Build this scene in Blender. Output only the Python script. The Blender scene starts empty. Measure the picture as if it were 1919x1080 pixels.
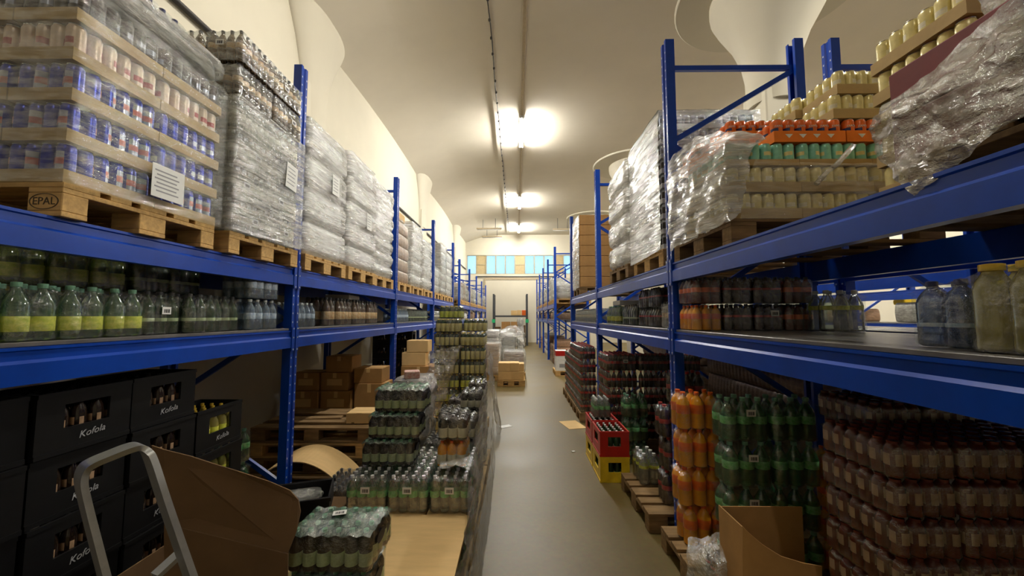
import bpy, math, random
from mathutils import Vector, Matrix, noise
random.seed(7)
PI = math.pi
R = math.radians
SC = bpy.context.scene
COL = SC.collection

# ------------------------------------------------------------------ camera
cam_d = bpy.data.cameras.new('camera')
cam_d.sensor_fit = 'HORIZONTAL'
cam_d.sensor_width = 36.0
cam_d.lens = 36.0 * 730.0 / 1919.0
cam_d.clip_start = 0.02
cam_d.clip_end = 120
cam = bpy.data.objects.new('camera', cam_d)
COL.objects.link(cam)
cam.location = (0, 0, 1.67)
cam.rotation_euler = (R(90 + 4.15), 0, R(0.67))
SC.camera = cam

# ------------------------------------------------------------------ world, exposure
W = bpy.data.worlds.new('daylight')
SC.world = W
W.use_nodes = True
W.node_tree.nodes['Background'].inputs[0].default_value = (0.52, 0.80, 1.0, 1)
W.node_tree.nodes['Background'].inputs[1].default_value = 1.7
SC.view_settings.view_transform = 'Standard'
SC.view_settings.look = 'None'
SC.view_settings.exposure = 0.1
SC.view_settings.gamma = 1.0
SC.view_settings.use_curve_mapping = False
SC.cycles.use_denoising = True
SC.cycles.max_bounces = 7
SC.cycles.diffuse_bounces = 4
SC.cycles.glossy_bounces = 3
SC.cycles.transmission_bounces = 4
SC.cycles.transparent_max_bounces = 28
SC.cycles.caustics_reflective = False
SC.cycles.caustics_refractive = False
SC.cycles.sample_clamp_indirect = 4.0
TUBE_POWER = 740.0         # emission of a burning fluorescent tube

# ------------------------------------------------------------------ materials
def srgb(r, g, b):
    f = lambda c: (c / 255) / 12.92 if c / 255 <= 0.04045 else ((c / 255 + 0.055) / 1.055) ** 2.4
    return (f(r), f(g), f(b), 1)

MATS = {}
def nt(name):
    m = bpy.data.materials.new(name)
    m.use_nodes = True
    t = m.node_tree
    for n in list(t.nodes):
        t.nodes.remove(n)
    out = t.nodes.new('ShaderNodeOutputMaterial')
    MATS[name] = m
    return m, t, out

def noise_node(t, scale, detail=4, stretch=None, rough=0.6):
    tc = t.nodes.new('ShaderNodeTexCoord')
    mp = t.nodes.new('ShaderNodeMapping')
    if stretch:
        mp.inputs['Scale'].default_value = stretch
    t.links.new(tc.outputs['Object'], mp.inputs[0])
    n = t.nodes.new('ShaderNodeTexNoise')
    n.inputs['Scale'].default_value = scale
    n.inputs['Detail'].default_value = detail
    n.inputs['Roughness'].default_value = rough
    t.links.new(mp.outputs[0], n.inputs['Vector'])
    return n

def solid(name, col, rough=0.5, metal=0.0, var=0.12, scale=14, bump=0.0, stretch=None, spec=0.5, col2=None, detail=4):
    """principled surface with a little noise in its own colour, and optional bump"""
    m, t, out = nt(name)
    p = t.nodes.new('ShaderNodeBsdfPrincipled')
    p.inputs['Roughness'].default_value = rough
    p.inputs['Metallic'].default_value = metal
    p.inputs['Specular IOR Level'].default_value = spec
    n = noise_node(t, scale, detail, stretch)
    rp = t.nodes.new('ShaderNodeValToRGB')
    c2 = col2 or tuple(min(1, c * (1 + var)) for c in col[:3]) + (1,)
    c1 = tuple(c * (1 - var) for c in col[:3]) + (1,) if col2 is None else col
    rp.color_ramp.elements[0].position = 0.3
    rp.color_ramp.elements[1].position = 0.7
    rp.color_ramp.elements[0].color = c1
    rp.color_ramp.elements[1].color = c2
    t.links.new(n.outputs['Fac'], rp.inputs[0])
    t.links.new(rp.outputs[0], p.inputs['Base Color'])
    if bump:
        b = t.nodes.new('ShaderNodeBump')
        b.inputs['Strength'].default_value = bump
        b.inputs['Distance'].default_value = 0.01
        t.links.new(n.outputs['Fac'], b.inputs['Height'])
        t.links.new(b.outputs[0], p.inputs['Normal'])
    t.links.new(p.outputs[0], out.inputs[0])
    return m

def film(name, gloss=0.25, milk=0.1, tint=(0.93, 0.95, 0.95, 1), scale=9, stretch=(1, 1, 3), rough=0.16, bump=0.9, milkcol=(0.8, 0.8, 0.76, 1)):
    """thin clear plastic: see-through, with creased highlights and a milky share"""
    m, t, out = nt(name)
    n = noise_node(t, scale, 6, stretch, 0.65)
    b = t.nodes.new('ShaderNodeBump')
    b.inputs['Strength'].default_value = bump
    b.inputs['Distance'].default_value = 0.03
    t.links.new(n.outputs['Fac'], b.inputs['Height'])
    tr = t.nodes.new('ShaderNodeBsdfTransparent')
    tr.inputs[0].default_value = tint
    gl = t.nodes.new('ShaderNodeBsdfGlossy')
    gl.inputs['Roughness'].default_value = rough
    gl.inputs['Color'].default_value = (0.95, 0.95, 0.93, 1)
    t.links.new(b.outputs[0], gl.inputs['Normal'])
    df = t.nodes.new('ShaderNodeBsdfDiffuse')
    df.inputs[0].default_value = milkcol
    t.links.new(b.outputs[0], df.inputs['Normal'])
    mr = t.nodes.new('ShaderNodeMapRange')
    mr.inputs['From Min'].default_value = 0.38
    mr.inputs['From Max'].default_value = 0.66
    mr.inputs['To Min'].default_value = gloss * 0.3
    mr.inputs['To Max'].default_value = min(0.9, gloss * 1.8)
    t.links.new(n.outputs['Fac'], mr.inputs[0])
    m1 = t.nodes.new('ShaderNodeMixShader')
    t.links.new(mr.outputs[0], m1.inputs[0])
    t.links.new(tr.outputs[0], m1.inputs[1])
    t.links.new(gl.outputs[0], m1.inputs[2])
    n2 = noise_node(t, scale * 0.45, 5, stretch)
    mr2 = t.nodes.new('ShaderNodeMapRange')
    mr2.inputs['From Min'].default_value = 0.35
    mr2.inputs['From Max'].default_value = 0.7
    mr2.inputs['To Min'].default_value = milk * 0.45
    mr2.inputs['To Max'].default_value = min(0.95, milk * 1.5)
    t.links.new(n2.outputs['Fac'], mr2.inputs[0])
    m2 = t.nodes.new('ShaderNodeMixShader')
    t.links.new(mr2.outputs[0], m2.inputs[0])
    t.links.new(m1.outputs[0], m2.inputs[1])
    t.links.new(df.outputs[0], m2.inputs[2])
    t.links.new(m2.outputs[0], out.inputs[0])
    return m

def pet(name, tint, body=0.12, bodycol=(0.8, 0.85, 0.8, 1), gloss=0.07):
    """clear bottle plastic with its drink: tinted see-through plus reflections"""
    m, t, out = nt(name)
    tr = t.nodes.new('ShaderNodeBsdfTransparent')
    tr.inputs[0].default_value = tint
    df = t.nodes.new('ShaderNodeBsdfDiffuse')
    df.inputs[0].default_value = bodycol
    m1 = t.nodes.new('ShaderNodeMixShader')
    m1.inputs[0].default_value = body
    t.links.new(tr.outputs[0], m1.inputs[1])
    t.links.new(df.outputs[0], m1.inputs[2])
    gl = t.nodes.new('ShaderNodeBsdfGlossy')
    gl.inputs['Roughness'].default_value = 0.08
    fr = t.nodes.new('ShaderNodeFresnel')
    fr.inputs[0].default_value = 1.45
    ad = t.nodes.new('ShaderNodeMath')
    ad.inputs[1].default_value = gloss
    t.links.new(fr.outputs[0], ad.inputs[0])
    m2 = t.nodes.new('ShaderNodeMixShader')
    t.links.new(ad.outputs[0], m2.inputs[0])
    t.links.new(m1.outputs[0], m2.inputs[1])
    t.links.new(gl.outputs[0], m2.inputs[2])
    t.links.new(m2.outputs[0], out.inputs[0])
    return m

def emit(name, col, s):
    m, t, out = nt(name)
    e = t.nodes.new('ShaderNodeEmission')
    e.inputs[0].default_value = col
    e.inputs[1].default_value = s
    t.links.new(e.outputs[0], out.inputs[0])
    return m

blue = solid('blue_paint', (0.001, 0.046, 0.36, 1), 0.3, 0.0, 0.15, 6)
bolt_and_hole_m = solid('pale_steel_and_hole_light', (0.62, 0.64, 0.68, 1), 0.35, 0.3)
steel = solid('galvanised_steel', (0.32, 0.33, 0.34, 1), 0.35, 0.7)
alu = solid('brushed_aluminium', (0.46, 0.46, 0.44, 1), 0.36, 0.75, 0.08, 30)
deckm = solid('shelf_board', (0.16, 0.15, 0.14, 1), 0.28, 0.2, 0.25, 5)
plaster = solid('white_plaster', srgb(208, 201, 182), 0.9, 0, 0.035, 0.9, 0.05, None, 0.2)
ceilm = solid('ceiling_plaster', srgb(222, 213, 195), 0.9, 0, 0.05, 0.55, 0.04, None, 0.2)
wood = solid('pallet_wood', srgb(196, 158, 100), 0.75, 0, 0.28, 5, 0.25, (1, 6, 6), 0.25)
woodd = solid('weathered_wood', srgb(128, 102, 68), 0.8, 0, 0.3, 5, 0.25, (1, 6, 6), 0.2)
woodg = solid('grey_wood', srgb(120, 104, 80), 0.8, 0, 0.3, 5, 0.25, (6, 1, 6), 0.2)
card = solid('cardboard', srgb(178, 136, 84), 0.8, 0, 0.1, 7, 0.05, None, 0.25)
cardd = solid('dark_cardboard', srgb(104, 80, 54), 0.85, 0, 0.12, 6, 0.05, None, 0.2)
cardl = solid('pale_cardboard', srgb(222, 186, 128), 0.75, 0, 0.08, 4, 0.03, (1, 5, 1), 0.25)
trayc = solid('tray_cardboard', srgb(188, 160, 110), 0.75, 0, 0.1, 9, 0.03, None, 0.25)
white = solid('white_paper', (0.78, 0.78, 0.74, 1), 0.6, 0, 0.03)
ink = solid('black_ink', (0.02, 0.02, 0.02, 1), 0.6, 0, 0.1)
greyink = solid('pencil_grey', (0.32, 0.32, 0.33, 1), 0.7, 0, 0.1)
brand = solid('burnt_mark', (0.07, 0.045, 0.02, 1), 0.8, 0, 0.1)
blackp = solid('black_plastic', (0.004, 0.004, 0.0045, 1), 0.5, 0, 0.2, 14, 0, None, 0.25)
redp = solid('red_plastic', srgb(186, 32, 22), 0.4, 0, 0.1)
yelp = solid('yellow_plastic', srgb(232, 196, 40), 0.45, 0, 0.1)
darkg = solid('dark_green_glass', (0.014, 0.035, 0.012, 1), 0.1, 0, 0.2)
darkb = solid('dark_bottle', (0.018, 0.010, 0.007, 1), 0.12, 0, 0.2)
cola = solid('cola_drink', (0.030, 0.012, 0.008, 1), 0.12, 0, 0.2)
brownb = solid('brown_drink', (0.06, 0.025, 0.010, 1), 0.14, 0, 0.2)
orange = solid('orange_drink', srgb(244, 160, 22), 0.14, 0, 0.12)
orlab = solid('orange_label', srgb(240, 108, 26), 0.35, 0, 0.15, 40)
redj = solid('red_juice', srgb(92, 30, 16), 0.25, 0, 0.15)
redlab = solid('red_label', srgb(170, 26, 26), 0.4, 0, 0.15, 40)
yellab = solid('lime_label', srgb(176, 192, 40), 0.4, 0, 0.2, 60, 0, None, 0.5, srgb(232, 226, 96))
palelab = solid('pale_green_label', srgb(176, 190, 142), 0.45, 0, 0.18, 70)
creamlab = solid('cream_label', srgb(226, 218, 190), 0.45, 0, 0.1, 60)
greenlab = solid('green_label', srgb(70, 172, 78), 0.4, 0, 0.15, 60, 0, None, 0.5, srgb(150, 205, 150))
blulab = solid('pale_blue_label', srgb(150, 180, 215), 0.4, 0, 0.15, 60, 0, None, 0.5, srgb(220, 228, 235))
creamyl = solid('cream_yellow_label', srgb(214, 200, 128), 0.45, 0, 0.15, 60)
dulllab = solid('dull_tan_label', srgb(170, 138, 106), 0.5, 0, 0.15, 60)
reddk = solid('red_brown_drink', srgb(96, 36, 20), 0.15, 0, 0.2)
tanlab = solid('tan_label', srgb(196, 140, 80), 0.4, 0, 0.2, 60, 0, None, 0.5, srgb(225, 205, 160))
whitecap = solid('white_cap', (0.75, 0.76, 0.74, 1), 0.4, 0, 0.05)
greencap = solid('green_cap', srgb(120, 170, 140), 0.4, 0, 0.1)
yellowcap = solid('yellow_cap', srgb(232, 196, 70), 0.4, 0, 0.1)
blackcap = solid('dark_cap', (0.03, 0.03, 0.03, 1), 0.4, 0, 0.1)
silver = solid('can_metal', (0.72, 0.72, 0.70, 1), 0.25, 0.85, 0.05)
canblue = solid('blue_can', srgb(34, 48, 150), 0.25, 0.45, 0.2, 50)
cansil = solid('silver_can', srgb(176, 178, 190), 0.25, 0.6, 0.1, 50)
canred = solid('red_print', srgb(176, 84, 78), 0.35, 0.1, 0.1)
canpink = solid('pinkish_can', srgb(214, 188, 160), 0.35, 0.25, 0.1, 50)
candark = solid('dark_can', srgb(52, 42, 34), 0.35, 0.15, 0.2, 50)
cangold = solid('golden_can', srgb(232, 216, 150), 0.26, 0.15, 0.12, 30)
canteal = solid('teal_can', srgb(136, 200, 174), 0.28, 0.15, 0.12, 40)
canor = solid('orange_can', srgb(228, 104, 22), 0.3, 0.05, 0.12, 40)
ortray = solid('orange_print_card', srgb(242, 126, 24), 0.5, 0, 0.06)
navy = solid('navy_print', srgb(26, 34, 90), 0.4, 0, 0.1)
darkredc = solid('dark_red_card', srgb(110, 22, 26), 0.6, 0, 0.1)
f_clear = film('clear_film', 0.20, 0.035, scale=10, stretch=(0.8, 0.8, 4), rough=0.12, bump=0.6)
f_pack = film('shrink_film', 0.15, 0.012, scale=9, stretch=(1, 1, 1), rough=0.10, bump=0.7)
f_green = film('green_shrink_film', 0.26, 0.20, (0.62, 0.8, 0.7, 1), 16, (1, 1, 1), 0.2, 0.7, srgb(126, 168, 140))
f_milk = film('milky_stretch_film', 0.42, 0.15, scale=9, stretch=(0.6, 0.6, 6), rough=0.14, bump=0.8)
f_grey = film('grey_crumpled_film', 0.55, 0.5, scale=12, stretch=(1, 1, 1.4), rough=0.13, bump=1.0, milkcol=srgb(138, 128, 112))
f_heavy = film('heavy_stretch_film', 0.52, 0.32, scale=8, stretch=(0.6, 0.6, 6), rough=0.15, bump=0.8, milkcol=(0.88, 0.87, 0.82, 1))
f_crump = film('crumpled_film', 0.5, 0.22, scale=13, stretch=(1, 1, 1.4), rough=0.12, bump=1.0, milkcol=(0.62, 0.6, 0.55, 1))
wrapw = solid('wrapped_white_goods', srgb(176, 174, 166), 0.3, 0.05, 0.3, 12, 0.4, (1, 1, 1.6), 0.5, srgb(250, 248, 242))  # grey share of the colour imitates shadow between the wrapped bottles
wrapg = solid('wrapped_grey_goods', srgb(150, 148, 138), 0.3, 0.15, 0.4, 16, 0.5, (1, 1, 2.5))
wrapt = solid('wrapped_tan_goods', srgb(176, 140, 110), 0.35, 0.05, 0.28, 16, 0.4, (1, 1, 2.5))
wrapb = solid('wrapped_brown_goods', srgb(120, 98, 80), 0.35, 0.05, 0.35, 16, 0.4, (1, 1, 2))
pet_clear = pet('clear_bottle', (0.86, 0.90, 0.86, 1), 0.10)
pet_greenish = pet('greenish_bottle', (0.62, 0.80, 0.66, 1), 0.10, srgb(150, 200, 160))
pet_green = pet('green_bottle', (0.34, 0.64, 0.42, 1), 0.30, srgb(88, 150, 98))
pet_blue = pet('bluish_bottle', (0.66, 0.80, 0.92, 1), 0.25, srgb(160, 190, 220))
pet_lime = pet('lime_bottle', (0.50, 0.62, 0.25, 1), 0.22, srgb(160, 180, 60))
pet_yellow = pet('yellow_bottle', (0.78, 0.74, 0.34, 1), 0.45, srgb(214, 200, 110))
pet_brown = pet('brownish_bottle', (0.55, 0.46, 0.36, 1), 0.22, srgb(150, 128, 98))
pet_dkblue = pet('blue_bottle', (0.30, 0.42, 0.62, 1), 0.35, srgb(86, 110, 160))
tube_on = emit('burning_tube', (1.0, 0.975, 0.91, 1), TUBE_POWER)
tube_half = emit('half_power_tube', (1.0, 0.96, 0.87, 1), TUBE_POWER * 0.5)  # output halved so the near end of the aisle stays darker
tube_dim = emit('dim_tube', (1.0, 0.96, 0.87, 1), TUBE_POWER * 0.17)
tube_off = solid('unlit_tube', (0.7, 0.7, 0.68, 1), 0.3)
lampbody = solid('lamp_housing', (0.75, 0.74, 0.70, 1), 0.5)
cablem = solid('cable_black', (0.035, 0.03, 0.028, 1), 0.6)
condm = solid('cable_duct', srgb(176, 160, 132), 0.6)
rackdark = solid('grey_rack_paint', (0.05, 0.055, 0.06, 1), 0.5)
greenbox = solid('green_sign', srgb(40, 190, 120), 0.5)
winframe = solid('window_frame_paint', srgb(160, 150, 122), 0.6)
winboard = solid('window_board', srgb(176, 158, 118), 0.7)
greyd = solid('grey_steel_door', srgb(96, 100, 106), 0.5)
rubber = solid('black_rubber', (0.012, 0.012, 0.012, 1), 0.8)

def floor_mat():
    m, t, out = nt('worn_concrete')
    p = t.nodes.new('ShaderNodeBsdfPrincipled')
    n = noise_node(t, 0.9, 8, None, 0.65)
    rp = t.nodes.new('ShaderNodeValToRGB')
    rp.color_ramp.elements[0].position = 0.30
    rp.color_ramp.elements[1].position = 0.72
    rp.color_ramp.elements[0].color = srgb(86, 72, 36)
    rp.color_ramp.elements[1].color = srgb(115, 98, 54)
    t.links.new(n.outputs['Fac'], rp.inputs[0])
    n2 = noise_node(t, 30, 4)
    mx = t.nodes.new('ShaderNodeMixRGB')
    mx.blend_type = 'OVERLAY'
    mx.inputs[0].default_value = 0.25
    t.links.new(rp.outputs[0], mx.inputs[1])
    t.links.new(n2.outputs['Color'], mx.inputs[2])
    t.links.new(mx.outputs[0], p.inputs['Base Color'])
    mr = t.nodes.new('ShaderNodeMapRange')
    mr.inputs['To Min'].default_value = 0.28
    mr.inputs['To Max'].default_value = 0.6
    t.links.new(n.outputs['Fac'], mr.inputs[0])
    t.links.new(mr.outputs[0], p.inputs['Roughness'])
    b = t.nodes.new('ShaderNodeBump')
    b.inputs['Strength'].default_value = 0.12
    b.inputs['Distance'].default_value = 0.004
    t.links.new(n2.outputs['Fac'], b.inputs['Height'])
    t.links.new(b.outputs[0], p.inputs['Normal'])
    t.links.new(p.outputs[0], out.inputs[0])
    return m
floorm = floor_mat()

def pane_mat():
    m, t, out = nt('window_glass')
    tr = t.nodes.new('ShaderNodeBsdfTransparent')
    tr.inputs[0].default_value = (0.9, 0.96, 0.98, 1)
    gl = t.nodes.new('ShaderNodeBsdfGlossy')
    gl.inputs['Roughness'].default_value = 0.05
    tl = t.nodes.new('ShaderNodeBsdfTranslucent')
    tl.inputs[0].default_value = (0.8, 0.9, 0.95, 1)
    n = noise_node(t, 1.5, 5, (2, 1, 0.5))
    m0 = t.nodes.new('ShaderNodeMixShader')
    t.links.new(n.outputs['Fac'], m0.inputs[0])
    t.links.new(tr.outputs[0], m0.inputs[1])
    t.links.new(tl.outputs[0], m0.inputs[2])
    m1 = t.nodes.new('ShaderNodeMixShader')
    m1.inputs[0].default_value = 0.06
    t.links.new(m0.outputs[0], m1.inputs[1])
    t.links.new(gl.outputs[0], m1.inputs[2])
    t.links.new(m1.outputs[0], out.inputs[0])
    return m
panem = pane_mat()

# ------------------------------------------------------------------ mesh helper
class MB:
    def __init__(s):
        s.v = []; s.f = []; s.m = []; s.s = []
    def add(s, vs, fs, mat=0, smooth=False):
        b = len(s.v)
        s.v += [tuple(p) for p in vs]
        for f in fs:
            s.f.append(tuple(b + i for i in f)); s.m.append(mat); s.s.append(smooth)
    def box(s, x0, x1, y0, y1, z0, z1, mat=0, c=0.0):
        if c <= 0:
            vs = [(x, y, z) for z in (z0, z1) for y in (y0, y1) for x in (x0, x1)]
            s.add(vs, [(0, 2, 3, 1), (4, 5, 7, 6), (0, 1, 5, 4), (2, 6, 7, 3), (0, 4, 6, 2), (1, 3, 7, 5)], mat)
            return
        vs = []
        idx = {}
        for iz, z in enumerate((z0, z1)):
            for iy, y in enumerate((y0, y1)):
                for ix, x in enumerate((x0, x1)):
                    sx, sy, sz = (1, -1)[ix], (1, -1)[iy], (1, -1)[iz]
                    for ax in range(3):
                        d = [sx * c, sy * c, sz * c]
                        d[ax] = 0
                        idx[(ix, iy, iz, ax)] = len(vs)
                        vs.append((x + d[0], y + d[1], z + d[2]))
        fs = []
        g = lambda ix, iy, iz, ax: idx[(ix, iy, iz, ax)]
        for a in (0, 1):
            q = [g(a, 0, 0, 0), g(a, 1, 0, 0), g(a, 1, 1, 0), g(a, 0, 1, 0)]
            fs.append(q if a else q[::-1])
            q = [g(0, a, 0, 1), g(1, a, 0, 1), g(1, a, 1, 1), g(0, a, 1, 1)]
            fs.append(q if not a else q[::-1])
            q = [g(0, 0, a, 2), g(1, 0, a, 2), g(1, 1, a, 2), g(0, 1, a, 2)]
            fs.append(q if a else q[::-1])
        for a in (0, 1):
            for b in (0, 1):
                fs.append([g(0, a, b, 1), g(1, a, b, 1), g(1, a, b, 2), g(0, a, b, 2)])
                fs.append([g(a, 0, b, 0), g(a, 1, b, 0), g(a, 1, b, 2), g(a, 0, b, 2)])
                fs.append([g(a, b, 0, 0), g(a, b, 1, 0), g(a, b, 1, 1), g(a, b, 0, 1)])
        for ix in (0, 1):
            for iy in (0, 1):
                for iz in (0, 1):
                    fs.append([g(ix, iy, iz, 0), g(ix, iy, iz, 1), g(ix, iy, iz, 2)])
        s.add(vs, fs, mat)
    def lathe(s, prof, seg=12, cx=0, cy=0, cz=0, mats=None, smooth=True, matfn=None):
        b = len(s.v)
        n = len(prof)
        for (r, z) in prof:
            for k in range(seg):
                a = 2 * PI * k / seg
                s.v.append((cx + r * math.cos(a), cy + r * math.sin(a), cz + z))
        for i in range(n - 1):
            for k in range(seg):
                k2 = (k + 1) % seg
                s.f.append((b + i * seg + k, b + i * seg + k2, b + (i + 1) * seg + k2, b + (i + 1) * seg + k))
                mm = mats[i] if mats else 0
                if matfn:
                    mm = matfn(i, k, mm)
                s.m.append(mm); s.s.append(smooth)
        s.f.append(tuple(b + k for k in range(seg))[::-1]); s.m.append(mats[0] if mats else 0); s.s.append(False)
        s.f.append(tuple(b + (n - 1) * seg + k for k in range(seg))); s.m.append(mats[-1] if mats else 0); s.s.append(False)
    def tube(s, pts, r, seg=8, mat=0, closed=False, squash=None):
        pts = [Vector(p) for p in pts]
        n = len(pts)
        b = len(s.v)
        up = Vector((0, 0, 1))
        for i, p in enumerate(pts):
            t = (pts[min(i + 1, n - 1)] - pts[max(i - 1, 0)]).normalized()
            a = t.cross(up)
            if a.length < 1e-3:
                a = t.cross(Vector((0, 1, 0)))
            a.normalize()
            c = a.cross(t).normalized()
            for k in range(seg):
                th = 2 * PI * k / seg
                s.v.append(tuple(p + a * (r * math.cos(th)) + c * (r * math.sin(th))))
        for i in range(n - 1):
            for k in range(seg):
                k2 = (k + 1) % seg
                s.f.append((b + i * seg + k, b + i * seg + k2, b + (i + 1) * seg + k2, b + (i + 1) * seg + k)); s.m.append(mat); s.s.append(True)
        s.f.append(tuple(b + k for k in range(seg))[::-1]); s.m.append(mat); s.s.append(False)
        s.f.append(tuple(b + (n - 1) * seg + k for k in range(seg))); s.m.append(mat); s.s.append(False)
    def bar(s, p, q, w, h, mat=0):
        """rectangular bar from p to q"""
        p, q = Vector(p), Vector(q)
        t = (q - p).normalized()
        a = t.cross(Vector((0, 0, 1)))
        if a.length < 1e-3:
            a = Vector((1, 0, 0))
        a.normalize()
        c = a.cross(t).normalized()
        vs = []
        for e in (p, q):
            for (i, j) in ((-1, -1), (1, -1), (1, 1), (-1, 1)):
                vs.append(e + a * (i * w / 2) + c * (j * h / 2))
        s.add(vs, [(0, 1, 2, 3)[::-1], (4, 5, 6, 7), (0, 1, 5, 4), (1, 2, 6, 5), (2, 3, 7, 6), (3, 0, 4, 7)], mat)
    def rings(s, rings, mat=0, smooth=True, top=True, bottom=False, matfn=None):
        b = len(s.v)
        n = len(rings[0])
        for rg in rings:
            s.v += [tuple(p) for p in rg]
        for i in range(len(rings) - 1):
            for k in range(n):
                k2 = (k + 1) % n
                s.f.append((b + i * n + k, b + i * n + k2, b + (i + 1) * n + k2, b + (i + 1) * n + k))
                s.m.append(matfn(i, k) if matfn else mat); s.s.append(smooth)
        if top:
            s.f.append(tuple(b + (len(rings) - 1) * n + k for k in range(n))); s.m.append(mat); s.s.append(False)
        if bottom:
            s.f.append(tuple(b + k for k in range(n))[::-1]); s.m.append(mat); s.s.append(False)
    def mesh(s, name, mats, sharp=None):
        me = bpy.data.meshes.new(name)
        me.from_pydata(s.v, [], s.f)
        for m in (mats if isinstance(mats, (list, tuple)) else [mats]):
            me.materials.append(m)
        me.polygons.foreach_set('material_index', s.m)
        me.polygons.foreach_set('use_smooth', s.s)
        me.update()
        if sharp:
            me.set_sharp_from_angle(angle=R(sharp))
        return me

def O(name, me, parent=None, loc=(0, 0, 0), rot=None, kind=None, label=None):
    o = bpy.data.objects.new(name, me)
    COL.objects.link(o)
    o.location = loc
    if rot:
        o.rotation_euler = rot
    if parent:
        o.parent = parent
    if kind:
        o['kind'] = kind
    if label:
        o['label'] = label
    return o

USED = {}
def tag(o, label, cat, group=None):
    o['label'] = label
    o['category'] = cat
    if group:
        o['group'] = group
    USED.setdefault(label, []).append(o.name)
    return o
def T(name, label, cat, loc=(0, 0, 0), rz=0.0, group=None):
    o = bpy.data.objects.new(name, None)
    COL.objects.link(o)
    o.empty_display_size = 0.1
    o.location = loc
    o.rotation_euler = (0, 0, rz)
    return tag(o, label, cat, group)
def S(name, me, loc=(0, 0, 0)):
    return O(name, me, None, loc, kind='structure')
ORD = ['bottom', 'second', 'third', 'fourth', 'fifth', 'sixth', 'seventh', 'eighth', 'ninth', 'tenth']
def lay(k, n):
    return 'top' if k == n - 1 and n > 1 else ORD[k]
NTH = ['first', 'second', 'third', 'fourth', 'fifth', 'sixth', 'seventh', 'eighth', 'ninth', 'tenth']
def nz(x, y, z, s=1.0):
    return noise.noise(Vector((x * s, y * s, z * s)))

def text_mesh(txt, size, mat, shear=0.0, name='lettering', ext=0.001, bend=None):
    cu = bpy.data.curves.new('lettering_curve', 'FONT')
    cu.body = txt
    cu.size = size
    cu.shear = shear
    cu.align_x = 'CENTER'
    cu.align_y = 'CENTER'
    cu.extrude = ext
    cu.resolution_u = 3
    o = bpy.data.objects.new('lettering_tmp', cu)
    COL.objects.link(o)
    dg = bpy.context.evaluated_depsgraph_get()
    me = bpy.data.meshes.new_from_object(o.evaluated_get(dg))
    bpy.data.objects.remove(o)
    me.name = name
    # stand the text upright: x right, z up, facing -y
    for v in me.vertices:
        x, y, z = v.co
        if bend:
            a = x / bend
            v.co = ((bend + z) * math.sin(a), -(bend + z) * math.cos(a), y)
        else:
            v.co = (x, -z, y)
    me.materials.clear()
    me.materials.append(mat)
    return me

# ------------------------------------------------------------------ the setting
XL, XR, YB, YE = -3.3, 11.0, -7.0, 25.0
PIERX = 4.1
PIERY = [-8.6, -1.3, 6.05, 13.3, 20.6]
def ceil_z(x, y):
    u = max(0.0, min(x - XL, XR - x))
    z = 6.95 - 0.52 * max(0.0, 1 - u / 2.4) ** 2
    # slight arch between the capitals along the walls
    d = min(abs(y - p) for p in PIERY)
    z -= 0.16 * max(0.0, 1 - d / 3.65) ** 2 * max(0.0, 1 - u / 1.2)
    return z

mb = MB(); mb.box(XL - 0.3, XR + 0.3, YB - 0.3, YE + 0.3, -0.2, 0)
S('floor', mb.mesh('floor', floorm))
xs = sorted(set([round(XL + i * 0.07, 3) for i in range(18)] + [-1.8 + i * 0.4 for i in range(12)] + [round(2.9 + i * 0.08, 3) for i in range(31)] + [5.4 + i * 0.5 for i in range(9)] + [9.8 + i * 0.1 for i in range(13)]))
xs = [x for x in xs if x <= XR]
ys = [YB + i * 0.1 for i in range(int((YE - YB) / 0.1) + 1)]
mb = MB()
vs = [(x, y, ceil_z(x, y)) for y in ys for x in xs]
nx = len(xs)
mb.add(vs, [(j * nx + i, (j + 1) * nx + i, (j + 1) * nx + i + 1, j * nx + i + 1) for j in range(len(ys) - 1) for i in range(nx - 1)], 0, True)
S('ceiling', mb.mesh('ceiling', ceilm, 38))
# an outer roof skin closes the ceiling from above
mb = MB(); mb.box(XL - 0.3, XR + 0.3, YB - 0.3, YE + 0.3, 7.4, 7.5); S('ceiling_roof', mb.mesh('roof', plaster))
mb = MB(); mb.box(XL - 0.3, XL, YB - 0.3, YE + 0.3, 0, 7.4); S('wall_left', mb.mesh('wall', plaster))
mb = MB(); mb.box(XR, XR + 0.3, YB - 0.3, YE + 0.3, 0, 7.4); S('wall_right', mb.mesh('wall', plaster))
mb = MB(); mb.box(XL, XR, YB - 0.3, YB, 0, 7.4); S('wall_front', mb.mesh('wall', plaster))
WX0, WX1, WZ0, WZ1 = -3.22, 3.65, 4.38, 5.62
mb = MB()
mb.box(XL, XR, YE, YE + 0.3, 0, WZ0)
mb.box(XL, XR, YE, YE + 0.3, WZ1, 7.4)
mb.box(XL, WX0, YE, YE + 0.3, WZ0, WZ1)
mb.box(WX1, XR, YE, YE + 0.3, WZ0, WZ1)
S('wall_back', mb.mesh('wall', plaster))
CAP = [(0.36, 5.0), (0.37, 5.5), (0.42, 5.8), (0.55, 6.15), (0.74, 6.5), (0.84, 6.72), (0.85, 6.80), (0.85, 6.99)]
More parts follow.
